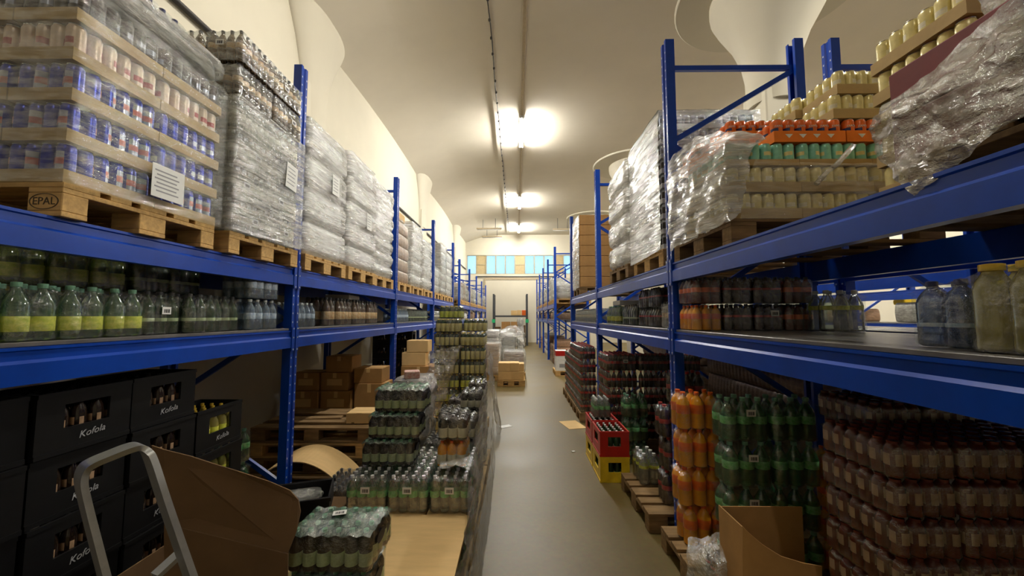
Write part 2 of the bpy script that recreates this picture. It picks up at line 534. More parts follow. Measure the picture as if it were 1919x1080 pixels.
for i, y in enumerate(PIERY[2:]):
    mb = MB(); mb.box(XL, XL + 0.10, y - 0.36, y + 0.36, 0, 5.3, 0, 0.012)
    t = S('trim_%d' % (i + 1), mb.mesh('pilaster', plaster))
    mb = MB(); mb.lathe([(r, z) for r, z in CAP], 40, 0, 0, 0); 
    mb.v = [(XL + 0.36 * x, y + 1.02 * yy, z - 0.28) for (x, yy, z) in mb.v]
    O('capital', mb.mesh('capital', plaster, 40), t)
    mb = MB(); mb.box(PIERX - 0.3, PIERX + 0.3, y - 0.3, y + 0.3, 0, 5.25, 0, 0.02)
    t = S('wall_pier_%d' % (i + 1), mb.mesh('pier', plaster))
    mb = MB(); mb.lathe(CAP, 48, PIERX, y, 0); O('capital', mb.mesh('capital', plaster, 40), t)
    mb = MB(); mb.lathe([(1.38, 6.90), (1.40, 6.92), (1.40, 6.98)], 56, PIERX, y, 0); O('capital_ring', mb.mesh('capital_ring', plaster, 40), t)
# window strip in the end wall: eleven lights, three of them boarded
NW = 11
wstep = (WX1 - WX0) / NW
for i in range(NW):
    x0 = WX0 + i * wstep
    mb = MB()
    f = 0.035
    for (a, b, c, d) in ((x0, x0 + wstep, WZ0, WZ0 + f), (x0, x0 + wstep, WZ1 - f, WZ1), (x0, x0 + f, WZ0 + f, WZ1 - f), (x0 + wstep - f, x0 + wstep, WZ0 + f, WZ1 - f)):
        mb.box(a, b, YE + 0.02, YE + 0.1, c, d)
    boarded = i in (1, 5, 9)
    if boarded:
        mb.box(x0 + f, x0 + wstep - f, YE + 0.03, YE + 0.09, (WZ0 + WZ1) / 2 - 0.02, (WZ0 + WZ1) / 2 + 0.02)
    w = S('window_%d' % (i + 1), mb.mesh('window_frame', winframe))
    mb = MB(); mb.box(x0 + f, x0 + wstep - f, YE + 0.055, YE + 0.065, WZ0 + f, WZ1 - f)
    O('pane', mb.mesh('pane', winboard if boarded else panem), w)
# big sliding door in the end wall
mb = MB(); mb.box(-1.98, 1.46, YE - 0.05, YE - 0.005, 0.01, 4.02)
d1 = S('door_1', mb.mesh('door_leaf', plaster))
mb = MB()
mb.box(-2.08, -1.98, YE - 0.08, YE - 0.005, 0.0, 4.12); mb.box(1.46, 1.56, YE - 0.08, YE - 0.005, 0.0, 4.12); mb.box(-1.98, 1.46, YE - 0.08, YE - 0.005, 4.02, 4.12)
O('frame', mb.mesh('door_frame', condm), d1)
mb = MB(); mb.tube([(-2.6, YE - 0.06, 4.22), (2.6, YE - 0.06, 4.22)], 0.03)
O('rail', mb.mesh('door_rail', rackdark), d1)

# ------------------------------------------------------------------ ceiling lamps and cables
def lamp(y, x, where, mat=None, L=1.7):
    z = ceil_z(x, y)
    t = T('fluorescent_lamp', 'burning ceiling lamp, %s' % where, 'ceiling lamp', (x, y, z - 0.026), 0, 'burning ceiling lamps')
    mb = MB(); mb.box(-0.06, 0.06, -L / 2, L / 2, -0.07, 0.0, 0, 0.008); O('housing', mb.mesh('lamp_housing', lampbody), t)
    for sx in (-0.035, 0.035):
        mb = MB(); mb.tube([(sx, -L / 2 + 0.04, -0.10), (sx, L / 2 - 0.04, -0.10)], 0.016, 8)
        O('tube', mb.mesh('lamp_tube', mat or tube_on), t)
        mb = MB()
        for e in (-1, 1):
            mb.box(sx - 0.018, sx + 0.018, e * (L / 2 - 0.02) - 0.015, e * (L / 2 - 0.02) + 0.015, -0.125, -0.07)
        O('socket', mb.mesh('lamp_socket', lampbody), t)
lamp(-2.9, 0.14, 'behind the camera position', tube_dim)
lamp(3.9, 0.14, 'above the camera end of the aisle', tube_half)
lamp(10.7, 0.14, 'the larger of the two seen over the aisle')
lamp(17.5, 0.14, 'the smaller one seen farther down the aisle')
lamp(22.9, 0.14, 'last one before the end wall')
lamp(3.2, 7.6, 'over the second aisle beyond the racks, near end')
lamp(18.0, 7.6, 'added unseen over the second aisle to brighten the ceiling')  # added lamp, hidden behind the loads, to brighten the ceiling
lamp(11.0, 7.6, 'over the second aisle beyond the racks, far end')

mb = MB()
pts = [(-0.475 + 0.012 * math.sin(y * 2), y, ceil_z(-0.475, y) - 0.03) for y in [YB + 0.1 + i * 0.5 for i in range(63)]]
mb.tube(pts, 0.011, 6)
t = tag(O('ceiling_cable', mb.mesh('cable', cablem)), 'thin black beaded cable running along the ceiling over the aisle', 'cable')
for i in range(42):
    y = 5.2 + i * 0.45
    mb = MB() if i == 0 else mb
    if i == 0:
        mb.lathe([(0.004, -0.03), (0.02, -0.022), (0.024, 0), (0.02, 0.022), (0.004, 0.03)], 8)
        bead = mb.mesh('cable_clip', cablem)
    O('clip', bead, t, (-0.475, y, ceil_z(-0.475, y) - 0.03))
mb = MB(); mb.box(0.115, 0.175, YB + 0.1, 24.8, 6.927, 6.9495, 0, 0.004)
tag(O('cable_duct', mb.mesh('duct', condm)), 'beige cable duct on the ceiling joining the fluorescent lamps', 'cable duct')
mb = MB(); mb.tube([(XL + 0.04, YB + 0.1, 4.69), (XL + 0.04, 24.9, 4.69)], 0.028, 8)
tag(O('wall_conduit', mb.mesh('conduit', cablem)), 'dark conduit running along the white wall above the rack', 'conduit')
mb = MB(); mb.tube([(-3.0, YE - 0.5, 6.2), (3.6, YE - 0.5, 6.2)], 0.02, 8)
def hung_lamp(x0, x1, y, z, where):
    t = T('hanging_lamp', 'unlit lamp hanging near the end wall, %s' % where, 'ceiling lamp', ((x0 + x1) / 2, y, z), 0, 'unlit hanging lamps')
    L = (x1 - x0) / 2
    mb = MB(); mb.box(-L, L, -0.05, 0.05, 0, 0.07); O('housing', mb.mesh('lamp_housing', condm), t)
    mb = MB(); mb.tube([(-L + 0.03, 0, -0.03), (L - 0.03, 0, -0.03)], 0.02); O('tube', mb.mesh('lamp_tube', tube_off), t)
    for e in (-0.5, 0.5):
        h = ceil_z((x0 + x1) / 2 + e * L, y) - z - 0.005
        mb = MB(); mb.tube([(e * L, 0, 0.07), (e * L, 0, h)], 0.012); O('rod', mb.mesh('lamp_rod', rackdark), t)
hung_lamp(-2.15, -0.8, 20.7, 6.35, 'on the side of the wrapped white loads')
hung_lamp(-2.05, -0.85, 22.8, 6.35, 'behind the other one on that side')
hung_lamp(1.95, 3.0, 20.7, 6.3, 'opposite the wrapped white loads')

# ------------------------------------------------------------------ racks
Z_LOW, Z_TOP, BEAM_H = 1.55, 2.08, 0.145
def upright_mesh(h, front=1):
    """C-section post 0.10 wide (y) and 0.07 deep (x), front face towards +x if front=1"""
    mb = MB()
    p = [(0, 0), (0, 0.030), (-0.012, 0.036), (-0.012, 0.064), (0, 0.070), (0, 0.1), (-0.07, 0.1), (-0.07, 0.075), (-0.062, 0.075), (-0.062, 0.092), (-0.02, 0.092), (-0.02, 0.008), (-0.062, 0.008), (-0.062, 0.025), (-0.07, 0.025), (-0.07, 0)]
    if front < 0:
        p = [(-x, y) for x, y in p][::-1]
    n = len(p)
    vs = [(x, y, z) for z in (0, h) for x, y in p]
    mb.add(vs, [(k, (k + 1) % n, n + (k + 1) % n, n + k) for k in range(n)] + [tuple(range(n, 2 * n)), tuple(range(n))[::-1]], 0)
    z = 0.12
    s = 1 if front > 0 else -1
    while z < h - 0.03:
        for yy in (0.015, 0.085):
            a, b = sorted((-0.0005 * s, 0.0012 * s))
            mb.box(a, b, yy - 0.005, yy + 0.005, z - 0.007, z + 0.007, 1)  # pale tabs imitate light showing through the punched holes
        z += 0.075
    me = mb.mesh('upright', [blue, bolt_and_hole_m])
    return me
UP = {(h, s): upright_mesh(h, s) for h in (3.9, 3.6) for s in (1, -1)}
UPD = {}
def frame(xf, sgn, y, where, h=3.9, depth=1.1):
    """rack frame: two uprights with bracing; xf = aisle face, sgn = +1 if it faces +x"""
    t = T('rack_frame', 'blue steel rack frame, %s' % where, 'rack frame', (xf, y, 0))
    O('upright', UP[(h, sgn)], t)
    O('upright', UP[(h, -sgn)], t, (-sgn * depth, 0, 0))
    mb = MB(); mb.box(-0.055, 0.055, -0.02, 0.12, 0, 0.008)
    fp = mb.mesh('foot_plate', blue)
    O('foot_plate', fp, t, (-sgn * 0.035, 0, 0)); O('foot_plate', fp, t, (-sgn * (depth - 0.035), 0, 0))
    a, b = -sgn * 0.072, -sgn * (depth - 0.072)
    for z in (0.25, h - 0.22):
        mb = MB(); mb.bar((a, 0.05, z), (b, 0.05, z), 0.028, 0.04); O('brace', mb.mesh('brace', blue), t)
    z = 0.25; k = 0
    zs = [0.25, 0.95, 1.65, 2.35, 3.05, h - 0.22]
    for i in range(len(zs) - 1):
        p, q = ((a, zs[i]), (b, zs[i + 1])) if i % 2 == 0 else ((b, zs[i]), (a, zs[i + 1]))
        mb = MB(); mb.bar((p[0], 0.05, p[1] + 0.03), (q[0], 0.05, q[1] - 0.03), 0.028, 0.04); O('brace', mb.mesh('brace', blue), t)
    return t
BEAMS = {}
def beam(xf, sgn, y0, y1, ztop, where):
    L = round(y1 - y0, 3)
    key = (L, sgn)
    if key not in BEAMS:
        s = sgn
        prof = [(0.004, 0), (0.004, 0.082), (-0.010, 0.094), (-0.010, 0.128), (-0.002, 0.133), (-0.002, BEAM_H), (-0.046, BEAM_H), (-0.046, 0)]
        n = len(prof)
        mb = MB()
        vs = [(s * x, y, z - BEAM_H) for y in (0.003, L - 0.003) for x, z in prof]
        mb.add(vs, [(k, (k + 1) % n, n + (k + 1) % n, n + k) for k in range(n)] + [tuple(range(n, 2 * n)), tuple(range(n))[::-1]], 0)
        me = mb.mesh('beam', blue)
        mc = MB()
        a, b = sorted((0.0035 * s, 0.009 * s))
        mc.box(a, b, -0.042, 0.0, -BEAM_H - 0.03, 0.03)
        c, d = sorted((0.009 * s, 0.013 * s))
        for z in (0.015, -0.06, -BEAM_H - 0.015):
            mc.box(c, d, -0.028, -0.016, z - 0.006, z + 0.006, 1)
        BEAMS[key] = (me, mc.mesh('beam_connector', [blue, bolt_and_hole_m]))
    me, con = BEAMS[key]
    t = T('rack_beam', 'blue shelf beam, %s' % where, 'shelf beam', (xf, y0, ztop))
    O('beam', me, t)
    O('connector', con, t)
    O('connector', con, t, (0, L, 0), (0, 0, 0)).location = (0, L + 0.042, 0)
    return t
def rack_run(xf, sgn, posts, side, h=3.9, back=True, decks=(), low=True, depth=1.1):
    for i, y in enumerate(posts):
        frame(xf, sgn, y, '%s, %s from the camera' % (side, NTH[i]), h, depth)
    for i in range(len(posts) - 1):
        y0, y1 = posts[i] + 0.1, posts[i + 1]
        for zt, lv in ((Z_LOW, 'lower'), (Z_TOP, 'upper')):
            beam(xf, sgn, y0, y1, zt, '%s, %s bay, %s level, aisle edge' % (side, NTH[i], lv))
            if back:
                beam(xf - sgn * depth, -sgn, y0, y1, zt, '%s, %s bay, %s level, rear edge' % (side, NTH[i], lv))
        mb = MB()
        a, b = sorted((-sgn * 0.012, -sgn * (depth - 0.012)))
        mb.box(a, b, 0.012, (y1 - y0) - 0.012, 0.001, 0.019, 0, 0.002)
        o = O('shelf_board', mb.mesh('shelf_board', deckm), None, (xf, y0, Z_LOW))
        tag(o, 'dark shelf board, %s, %s bay' % (side, NTH[i]), 'shelf board')
LX, RX = -1.9, 1.2
LP = [0.48, 3.28, 6.08, 8.88, 11.68]
LP2 = [13.05, 15.85, 18.65, 21.45, 24.25]
RP = [0.2, 3.0, 5.8, 8.6]
RP2 = [12.4, 15.2, 18.0, 20.8, 23.6]
rack_run(LX, 1, LP, 'rack along the white wall')
rack_run(LX, 1, LP2, 'far rack along the white wall', 3.6)
rack_run(RX, -1, RP, 'rack opposite the white wall')
rack_run(RX, -1, RP2, 'far rack opposite the white wall')
rack_run(3.62, 1, RP, 'rear rack behind the opposite one')
rack_run(6.1, -1, [1.5, 4.3, 7.1, 9.9], 'rack across the second aisle', 3.6, False)

# ------------------------------------------------------------------ pallets
def pallet_parts(wx, wy, mat):
    """boards run along x; short side wy"""
    deck = MB()
    nb = 5
    bw = 0.145 if wy > 0.7 else 0.12
    for i in range(nb):
        w = bw if i % 2 == 0 else 0.1
        c = -wy / 2 + bw / 2 + i * (wy - bw) / (nb - 1)
        deck.box(-wx / 2, wx / 2, c - w / 2, c + w / 2, 0.122, 0.144, 0, 0.002)
    for x in (-wx / 2 + 0.0725, 0, wx / 2 - 0.0725):
        deck.box(x - 0.0725, x + 0.0725, -wy / 2, wy / 2, 0.100, 0.1215, 0, 0.002)
    blocks = []
    bm = {}
    for x in (-wx / 2 + 0.0725, 0, wx / 2 - 0.0725):
        for j, y in enumerate((-wy / 2 + 0.05, 0, wy / 2 - 0.05)):
            w = 0.145 if j == 1 else 0.1
            if w not in bm:
                b = MB(); b.box(-0.0725, 0.0725, -w / 2, w / 2, 0.0222, 0.0995, 0, 0.003); bm[w] = b.mesh('block', mat)
            blocks.append((bm[w], (x, y, 0)))
    skids = []
    for j, y in enumerate((-wy / 2 + 0.05, 0, wy / 2 - 0.05)):
        w = 0.145 if j == 1 else 0.1
        b = MB(); b.box(-wx / 2, wx / 2, -w / 2, w / 2, 0, 0.0218, 0, 0.002); skids.append((b.mesh('bottom_board', mat), (0, y, 0)))
    return deck.mesh('deck', mat), blocks, skids
PAL = {}
def pallet(x0, x1, y0, y1, z, label, mat=None, parts=True, group=None, rz=0.0, along='x'):
    mat = mat or wood
    wx, wy = (x1 - x0, y1 - y0) if along == 'x' else (y1 - y0, x1 - x0)
    key = (round(wx, 3), round(wy, 3), mat.name)
    if key not in PAL:
        PAL[key] = pallet_parts(wx, wy, mat)
    dk, bl, sk = PAL[key]
    t = T('pallet', label, 'pallet', ((x0 + x1) / 2, (y0 + y1) / 2, z + 0.001), rz + (0 if along == 'x' else PI / 2), group)
    O('deck', dk, t)
    for me, l in bl:
        O('block', me, t, l)
    for me, l in sk:
        O('bottom_board', me, t, l)
    return t

# ------------------------------------------------------------------ bottles and cans
def bottle_mesh(name, d, h, body, label, cap, lab=(0.3, 0.55), sh=0.62, seg=12, only=None, neck=0.3):
    r = d / 2 * 0.97
    l0, l1 = lab[0] * h, lab[1] * h
    pr = [(r * 0.75, 0.0), (r * 0.98, 0.03 * h), (r, 0.06 * h), (r * 0.985, l0 - 0.002), (r * 1.0, l0), (r * 1.0, l1), (r * 0.985, l1 + 0.002), (r, sh * h), (r * 0.86, (sh + 0.09) * h), (r * 0.62, (sh + 0.17) * h), (r * neck * 1.1, 0.885 * h), (r * neck, 0.915 * h), (r * neck * 1.25, 0.92 * h), (r * neck * 1.25, 0.995 * h), (r * neck * 1.0, h)]
    mats = [0, 0, 0, 0, 1, 0, 0, 0, 0, 0, 0, 2, 2, 2]
    mb = MB()
    mb.lathe(pr, seg, mats=mats, matfn=(lambda i, k, m: 0 if (m == 1 and k not in only) else m) if only else None)
    return mb.mesh(name, [body, label, cap], 45)
def can_mesh(name, d, h, body, patch=None, patch2=None, seg=14):
    r = d / 2 * 0.98
    pr = [(r * 0.78, 0), (r * 0.96, 0.035 * h), (r, 0.08 * h), (r, 0.25 * h), (r, 0.45 * h), (r, 0.62 * h), (r, 0.78 * h), (r, 0.9 * h), (r * 0.84, 0.975 * h), (r * 0.88, 0.99 * h), (r * 0.86, h), (r * 0.8, 0.985 * h)]
    mats = [3, 0, 0, 0, 0, 0, 0, 0, 3, 3, 3]
    def fn(i, k, m):
        if m == 0 and patch is not None and 3 <= i <= 5 and (k % 7) in (0, 1, 2):
            return 1 if i != 4 else 2
        return m
    mb = MB()
    mb.lathe(pr, seg, mats=mats, matfn=fn)
    return mb.mesh(name, [body, patch or body, patch2 or patch or body, silver], 40)

def film_mesh(name, nx, ny, p, h, mat, dip=0.35, lo=0.0, hole=False, over=0.004, side=None, crumple=0.0024):
    """shrink film round nx x ny bottles of pitch p and height h"""
    hx, hy = nx * p / 2 + over, ny * p / 2 + over
    gx = [-hx + i * (2 * hx) / (2 * nx) for i in range(2 * nx + 1)]
    gy = [-hy + j * (2 * hy) / (2 * ny) for j in range(2 * ny + 1)]
    mb = MB()
    vs = []
    for j, y in enumerate(gy):
        for i, x in enumerate(gx):
            on = (i % 2 == 1) and (j % 2 == 1)
            edge = i in (0, 2 * nx) or j in (0, 2 * ny)
            z = h + over if on else h + over - p * dip * (0.6 if (i % 2 == 1) != (j % 2 == 1) else 1.0)
            k = 1.0
            if edge:
                z = h - p * dip * (0.9 if (i % 2 == 1 or j % 2 == 1) else 1.4)
                k = 0.965
            vs.append((x * k, y * k, z))
    n = 2 * nx + 1
    m = 2 * ny + 1
    mb.add(vs, [(j * n + i, j * n + i + 1, (j + 1) * n + i + 1, (j + 1) * n + i) for j in range(m - 1) for i in range(n - 1)], 0, True)
    ring = [(i, 0) for i in range(n - 1)] + [(n - 1, j) for j in range(m - 1)] + [(i, m - 1) for i in range(n - 1, 0, -1)] + [(0, j) for j in range(m - 1, 0, -1)]
    rg = []
    for z, k in ((lo + 0.002, 0.97), (lo + 0.02, 1.0), (h * 0.35, 0.995), (h * 0.62, 1.0), (h * 0.78, 0.995)):
        row = []
        for (i, j) in ring:
            x, y = gx[i], gy[j]
            inn = 0.0 if (i % 2 == 1 or j % 2 == 1) else p * 0.10
            sx = 1 - inn / hx; sy = 1 - inn / hy
            corner = (i in (0, n - 1)) and (j in (0, m - 1))
            c = 0.965 if corner else 1.0
            row.append((x * k * sx * c, y * k * sy * c, z))
        rg.append(row)
    rg.append([vs[j * n + i] for (i, j) in ring])
    nside0 = len(mb.f)
    mb.rings(rg, 0, True, top=False)
    nside1 = len(mb.f)
    if hole:
        pts = [(hx + 0.001, 0.05 * math.cos(a), h * 0.55 + 0.024 * math.sin(a)) for a in [2 * PI * k / 16 for k in range(16)]]
        mb.add(pts, [tuple(range(16))], 1)
    for i in range(nside0, nside1):
        mb.m[i] = 2
    for i, (x, y, z) in enumerate(mb.v):
        if z > 0.015:
            q = Vector((x * 23 + len(name), y * 23, z * 23))
            mb.v[i] = (x + crumple * noise.noise(q), y + crumple * noise.noise(q + Vector((7, 3, 1))), z + crumple * noise.noise(q + Vector((1, 9, 4))))
    return mb.mesh(name, [mat, ink, side or mat])

def barcode_mesh():
    mb = MB()
    mb.box(-0.028, 0.028, -0.001, 0, -0.02, 0.02, 0)
    for i, x in enumerate((-0.016, -0.011, -0.004, 0.0, 0.007, 0.012, 0.017)):
        mb.box(x - 0.0014, x + 0.0014 * (1 + i % 2), -0.0016, -0.001, -0.012, 0.008, 1)
    return mb.mesh('barcode_label', [white, ink])
BARCODE = barcode_mesh()

KIND = {}
def kind(key, name, cat, nx, ny, p, h, bottle, filmm, hole=False, dip=0.35, side=None):
    KIND[key] = dict(name=name, cat=cat, nx=nx, ny=ny, p=p, h=h, bottle=bottle, film=film_mesh(name + '_film', nx, ny, p, h, filmm, dip, 0, hole, 0.004, side), sx=nx * p + 0.008, sy=ny * p + 0.008)
B = bottle_mesh
kind('dark24', 'soda_pack', 'pack of bottles', 6, 4, 0.0575, 0.163, B('dark_bottle', 0.0575, 0.16, darkb, palelab, greencap, (0.14, 0.46), 0.6), f_green, True, 0.3, f_pack)
kind('darkw', 'soda_pack', 'pack of bottles', 3, 4, 0.064, 0.163, B('dark_bottle', 0.064, 0.16, darkb, creamlab, blackcap, (0.10, 0.48), 0.66), f_pack)
kind('orw', 'soda_pack', 'pack of bottles', 3, 4, 0.064, 0.163, B('orange_bottle', 0.064, 0.16, orange, creamlab, orlab, (0.10, 0.48), 0.66), f_pack)
kind('water12', 'water_pack', 'pack of bottles', 4, 3, 0.063, 0.215, B('water_bottle', 0.063, 0.213, pet_clear, greenlab, whitecap, (0.42, 0.6), 0.62), f_pack)
kind('clear24', 'water_pack', 'pack of bottles', 4, 6, 0.0625, 0.226, B('water_bottle', 0.0625, 0.224, pet_clear, creamlab, whitecap, (0.40, 0.56), 0.62), f_clear)
kind('tan24', 'soda_pack', 'pack of bottles', 4, 6, 0.0625, 0.226, B('soda_bottle', 0.0625, 0.224, pet_brown, tanlab, blackcap, (0.40, 0.56), 0.62), f_clear)
kind('lime6', 'soda_pack', 'pack of bottles', 3, 2, 0.088, 0.235, B('soda_bottle', 0.088, 0.233, pet_greenish, yellab, greencap, (0.16, 0.42), 0.60), f_pack)
kind('limey6', 'soda_pack', 'pack of bottles', 3, 2, 0.088, 0.235, B('soda_bottle', 0.088, 0.233, pet_lime, yellab, yellowcap, (0.16, 0.42), 0.60), f_pack)
kind('dgreen6', 'soda_pack', 'pack of bottles', 3, 3, 0.076, 0.235, B('dark_green_bottle', 0.076, 0.233, darkg, palelab, blackcap, (0.30, 0.38), 0.60), f_pack)
kind('green6', 'soda_pack', 'pack of bottles', 3, 2, 0.092, 0.255, B('green_bottle', 0.092, 0.253, pet_green, greenlab, greencap, (0.40, 0.58), 0.62), f_pack)
kind('blue6', 'water_pack', 'pack of bottles', 3, 2, 0.08, 0.225, B('water_bottle', 0.08, 0.223, pet_blue, blulab, whitecap, (0.35, 0.55), 0.62), f_pack)
kind('brown6', 'soda_pack', 'pack of bottles', 3, 2, 0.095, 0.30, B('brown_bottle', 0.095, 0.298, brownb, tanlab, blackcap, (0.22, 0.50), 0.6), f_pack)
kind('orange6', 'soda_pack', 'pack of bottles', 3, 2, 0.094, 0.248, B('orange_bottle', 0.094, 0.246, orange, orlab, orlab, (0.42, 0.66), 0.66), f_pack)
kind('cola6', 'soda_pack', 'pack of bottles', 3, 2, 0.092, 0.262, B('cola_bottle', 0.092, 0.26, cola, redlab, redlab, (0.42, 0.56), 0.62), f_pack)
kind('cola24', 'soda_pack', 'pack of bottles', 6, 4, 0.064, 0.205, B('cola_bottle', 0.064, 0.203, cola, redlab, redlab, (0.42, 0.58), 0.62), f_pack)
kind('fan12', 'soda_pack', 'pack of bottles', 3, 4, 0.066, 0.178, B('orange_bottle', 0.066, 0.176, orange, orlab, orlab, (0.45, 0.66), 0.66), f_pack)
kind('colas', 'soda_pack', 'pack of bottles', 3, 4, 0.066, 0.185, B('cola_bottle', 0.066, 0.183, cola, redlab, blackcap, (0.5, 0.58), 0.62), f_pack)
kind('redd', 'soda_pack', 'pack of bottles', 3, 4, 0.066, 0.185, B('red_brown_bottle', 0.066, 0.183, reddk, orlab, blackcap, (0.42, 0.6), 0.62), f_pack)
kind('redj', 'juice_pack', 'pack of bottles', 4, 6, 0.0575, 0.130, B('juice_bottle', 0.0575, 0.128, redj, dulllab, redj, (0.34, 0.66), 0.74, 12, (5, 6, 8, 9), 0.5), f_pack)
kind('jug', 'water_pack', 'pack of bottles', 3, 2, 0.085, 0.215, B('water_bottle', 0.085, 0.213, pet_dkblue, blulab, navy, (0.3, 0.36), 0.66), f_pack)
kind('clear6', 'water_pack', 'pack of bottles', 3, 2, 0.092, 0.27, B('water_bottle', 0.092, 0.268, pet_clear, yellab, whitecap, (0.52, 0.62), 0.62), f_pack)

def pack(key, x, y, z, label, faces='EWSNT', rz=0.0, group=None, barcode=None, jit=0.0, filmm=True):
    """one shrink-wrapped pack; x,y its centre, z its base; faces = sides seen (world E W S N, T top)"""
    K = KIND[key]
    rz2 = rz + random.uniform(-jit, jit)
    t = T(K['name'], label, K['cat'], (x, y, z + 0.001), rz2, group)
    nx, ny, p = K['nx'], K['ny'], K['p']
    q = int(round(rz / (PI / 2))) % 4
    mp = {'E': 'ESWN', 'S': 'SWNE', 'W': 'WNES', 'N': 'NESW'}      # world side -> local side after q quarter turns
    loc = set()
    for f in faces:
        loc.add('T' if f == 'T' else mp[f][q])
    for i in range(nx):
        for j in range(ny):
            if 'T' in loc or (i == nx - 1 and 'E' in loc) or (i == 0 and 'W' in loc) or (j == 0 and 'S' in loc) or (j == ny - 1 and 'N' in loc):
                O('bottle', K['bottle'], t, ((i - (nx - 1) / 2) * p, (j - (ny - 1) / 2) * p, 0.001), (0, 0, 0 if key == 'redj' else (i * 7 + j * 3) % 5 * 0.4))
    if filmm:
        O('shrink_film', K['film'], t)
    if barcode:
        O('barcode_label', BARCODE, t, barcode[0], (0, 0, barcode[1]))
    return t

# can trays
def tray_mesh(name, lx, ly, hh, mat, notch=False):
    mb = MB()
    t = 0.004
    mb.box(-lx / 2, lx / 2, -ly / 2, ly / 2, 0, t)
    mb.box(-lx / 2, lx / 2, -ly / 2, -ly / 2 + t, t, hh); mb.box(-lx / 2, lx / 2, ly / 2 - t, ly / 2, t, hh)
    mb.box(-lx / 2, -lx / 2 + t, -ly / 2 + t, ly / 2 - t, t, hh); mb.box(lx / 2 - t, lx / 2, -ly / 2 + t, ly / 2 - t, t, hh)
    return mb.mesh(name, mat)
TR = {}
def traykind(key, nx, ny, p, h, can, hh, mat):
    TR[key] = dict(nx=nx, ny=ny, p=p, h=h, can=can, hh=hh, tray=tray_mesh('tray', nx * p + 0.012, ny * p + 0.012, hh, mat), sx=nx * p + 0.012, sy=ny * p + 0.012)
traykind('blue', 4, 6, 0.0655, 0.172, can_mesh('can', 0.0655, 0.168, canblue, cansil, canred), 0.055, trayc)
traykind('bluep', 4, 6, 0.0655, 0.172, can_mesh('can', 0.0655, 0.168, canblue, canblue, cansil), 0.055, trayc)
traykind('pink', 4, 6, 0.0655, 0.172, can_mesh('can', 0.0655, 0.168, canpink, canpink, canred), 0.055, trayc)
traykind('darkc', 4, 6, 0.0655, 0.172, can_mesh('can', 0.0655, 0.168, candark, candark, cansil), 0.055, trayc)
traykind('gold', 6, 4, 0.0665, 0.150, can_mesh('can', 0.0665, 0.146, cangold, cangold, creamlab), 0.058, trayc)
traykind('teal', 6, 4, 0.0665, 0.135, can_mesh('can', 0.0665, 0.131, canteal, canteal, cangold), 0.036, trayc)
traykind('fan', 6, 4, 0.0665, 0.142, can_mesh('can', 0.0665, 0.138, canor, canor, navy), 0.066, ortray)
traykind('goldy', 4, 6, 0.0665, 0.150, can_mesh('can', 0.0665, 0.146, cangold, cangold, creamlab), 0.058, trayc)
traykind('silv', 6, 4, 0.0655, 0.124, can_mesh('can', 0.0655, 0.120, cansil, candark, candark), 0.040, white)
traykind('silvy', 4, 6, 0.0655, 0.124, can_mesh('can', 0.0655, 0.120, cansil, candark, candark), 0.040, white)
FANTA = text_mesh('FANTA', 0.017, white, 0.1, 'lettering', 0.0006, 0.0665 / 2 * 0.99 + 0.0008)
def tri_mesh():
    mb = MB(); mb.add([(-0.022, -0.0012, 0.012), (0.022, -0.0012, 0.012), (0, -0.0012, -0.012)], [(0, 2, 1)]); return mb.mesh('white_triangle', white)
TRI = tri_mesh()
def tray(key, x, y, z, label, faces='EWSNT', rz=0.0, group=None, letter=False):
    K = TR[key]
    t = T('can_tray', label, 'tray of cans', (x, y, z + 0.001), rz, group)
    O('tray', K['tray'], t)
    nx, ny, p = K['nx'], K['ny'], K['p']
    for i in range(nx):
        for j in range(ny):
            if 'T' in faces or (i == nx - 1 and 'E' in faces) or (i == 0 and 'W' in faces) or (j == 0 and 'S' in faces) or (j == ny - 1 and 'N' in faces):
                c = O('can', K['can'], t, ((i - (nx - 1) / 2) * p, (j - (ny - 1) / 2) * p, 0.0045), (0, 0, (i * 5 + j * 3) % 7 * 0.9))
                if letter and j == 0:
                    c.rotation_euler = (0, 0, 0)
                    O('lettering', FANTA, c, (0, 0, 0.094), label='white lettering')
    if letter:
        for q in (-0.12, -0.04, 0.04, 0.12):
            O('white_triangle', TRI, t, (q, -K['sy'] / 2, 0.034))
    return t

# ------------------------------------------------------------------ crates
def crate_mesh(name, lx, ly, h, mat):
    """open plastic bottle crate; window cut in each long side (x runs along the long side)"""
    mb = MB()
    t = 0.012
    mb.box(-lx / 2, lx / 2, -ly / 2, ly / 2, 0, 0.012)
    for s in (-1, 1):
        a, b = sorted((s * ly / 2, s * (ly / 2 - t)))
        mb.box(-lx / 2, lx / 2, a, b, 0.012, h * 0.40)
        mb.box(-lx / 2, lx / 2, a, b, h * 0.78, h)
        mb.box(-lx / 2, -lx * 0.24, a, b, h * 0.40, h * 0.78)
        mb.box(lx * 0.24, lx / 2, a, b, h * 0.40, h * 0.78)
        # raised rim
        c, d = sorted((s * ly / 2, s * (ly / 2 + 0.004)))
        mb.box(-lx / 2, lx / 2, c, d, h * 0.93, h)
        mb.box(-lx / 2, lx / 2, c, d, 0.0, 0.02)
        a, b = sorted((s * lx / 2, s * (lx / 2 - t)))
        y0, y1 = -ly / 2 + t, ly / 2 - t
        mb.box(a, b, y0, y1, 0.012, h * 0.40)
        mb.box(a, b, y0, y1, h * 0.78, h)
        mb.box(a, b, y0, -ly * 0.22, h * 0.40, h * 0.78)
        mb.box(a, b, ly * 0.22, y1, h * 0.40, h * 0.78)
    for i in range(1, 5):
        x = -lx / 2 + i * lx / 5
        mb.box(x - 0.002, x + 0.002, -ly / 2 + t, ly / 2 - t, 0.012, h * 0.36)
    return mb.mesh(name, mat)
CRH = 0.266
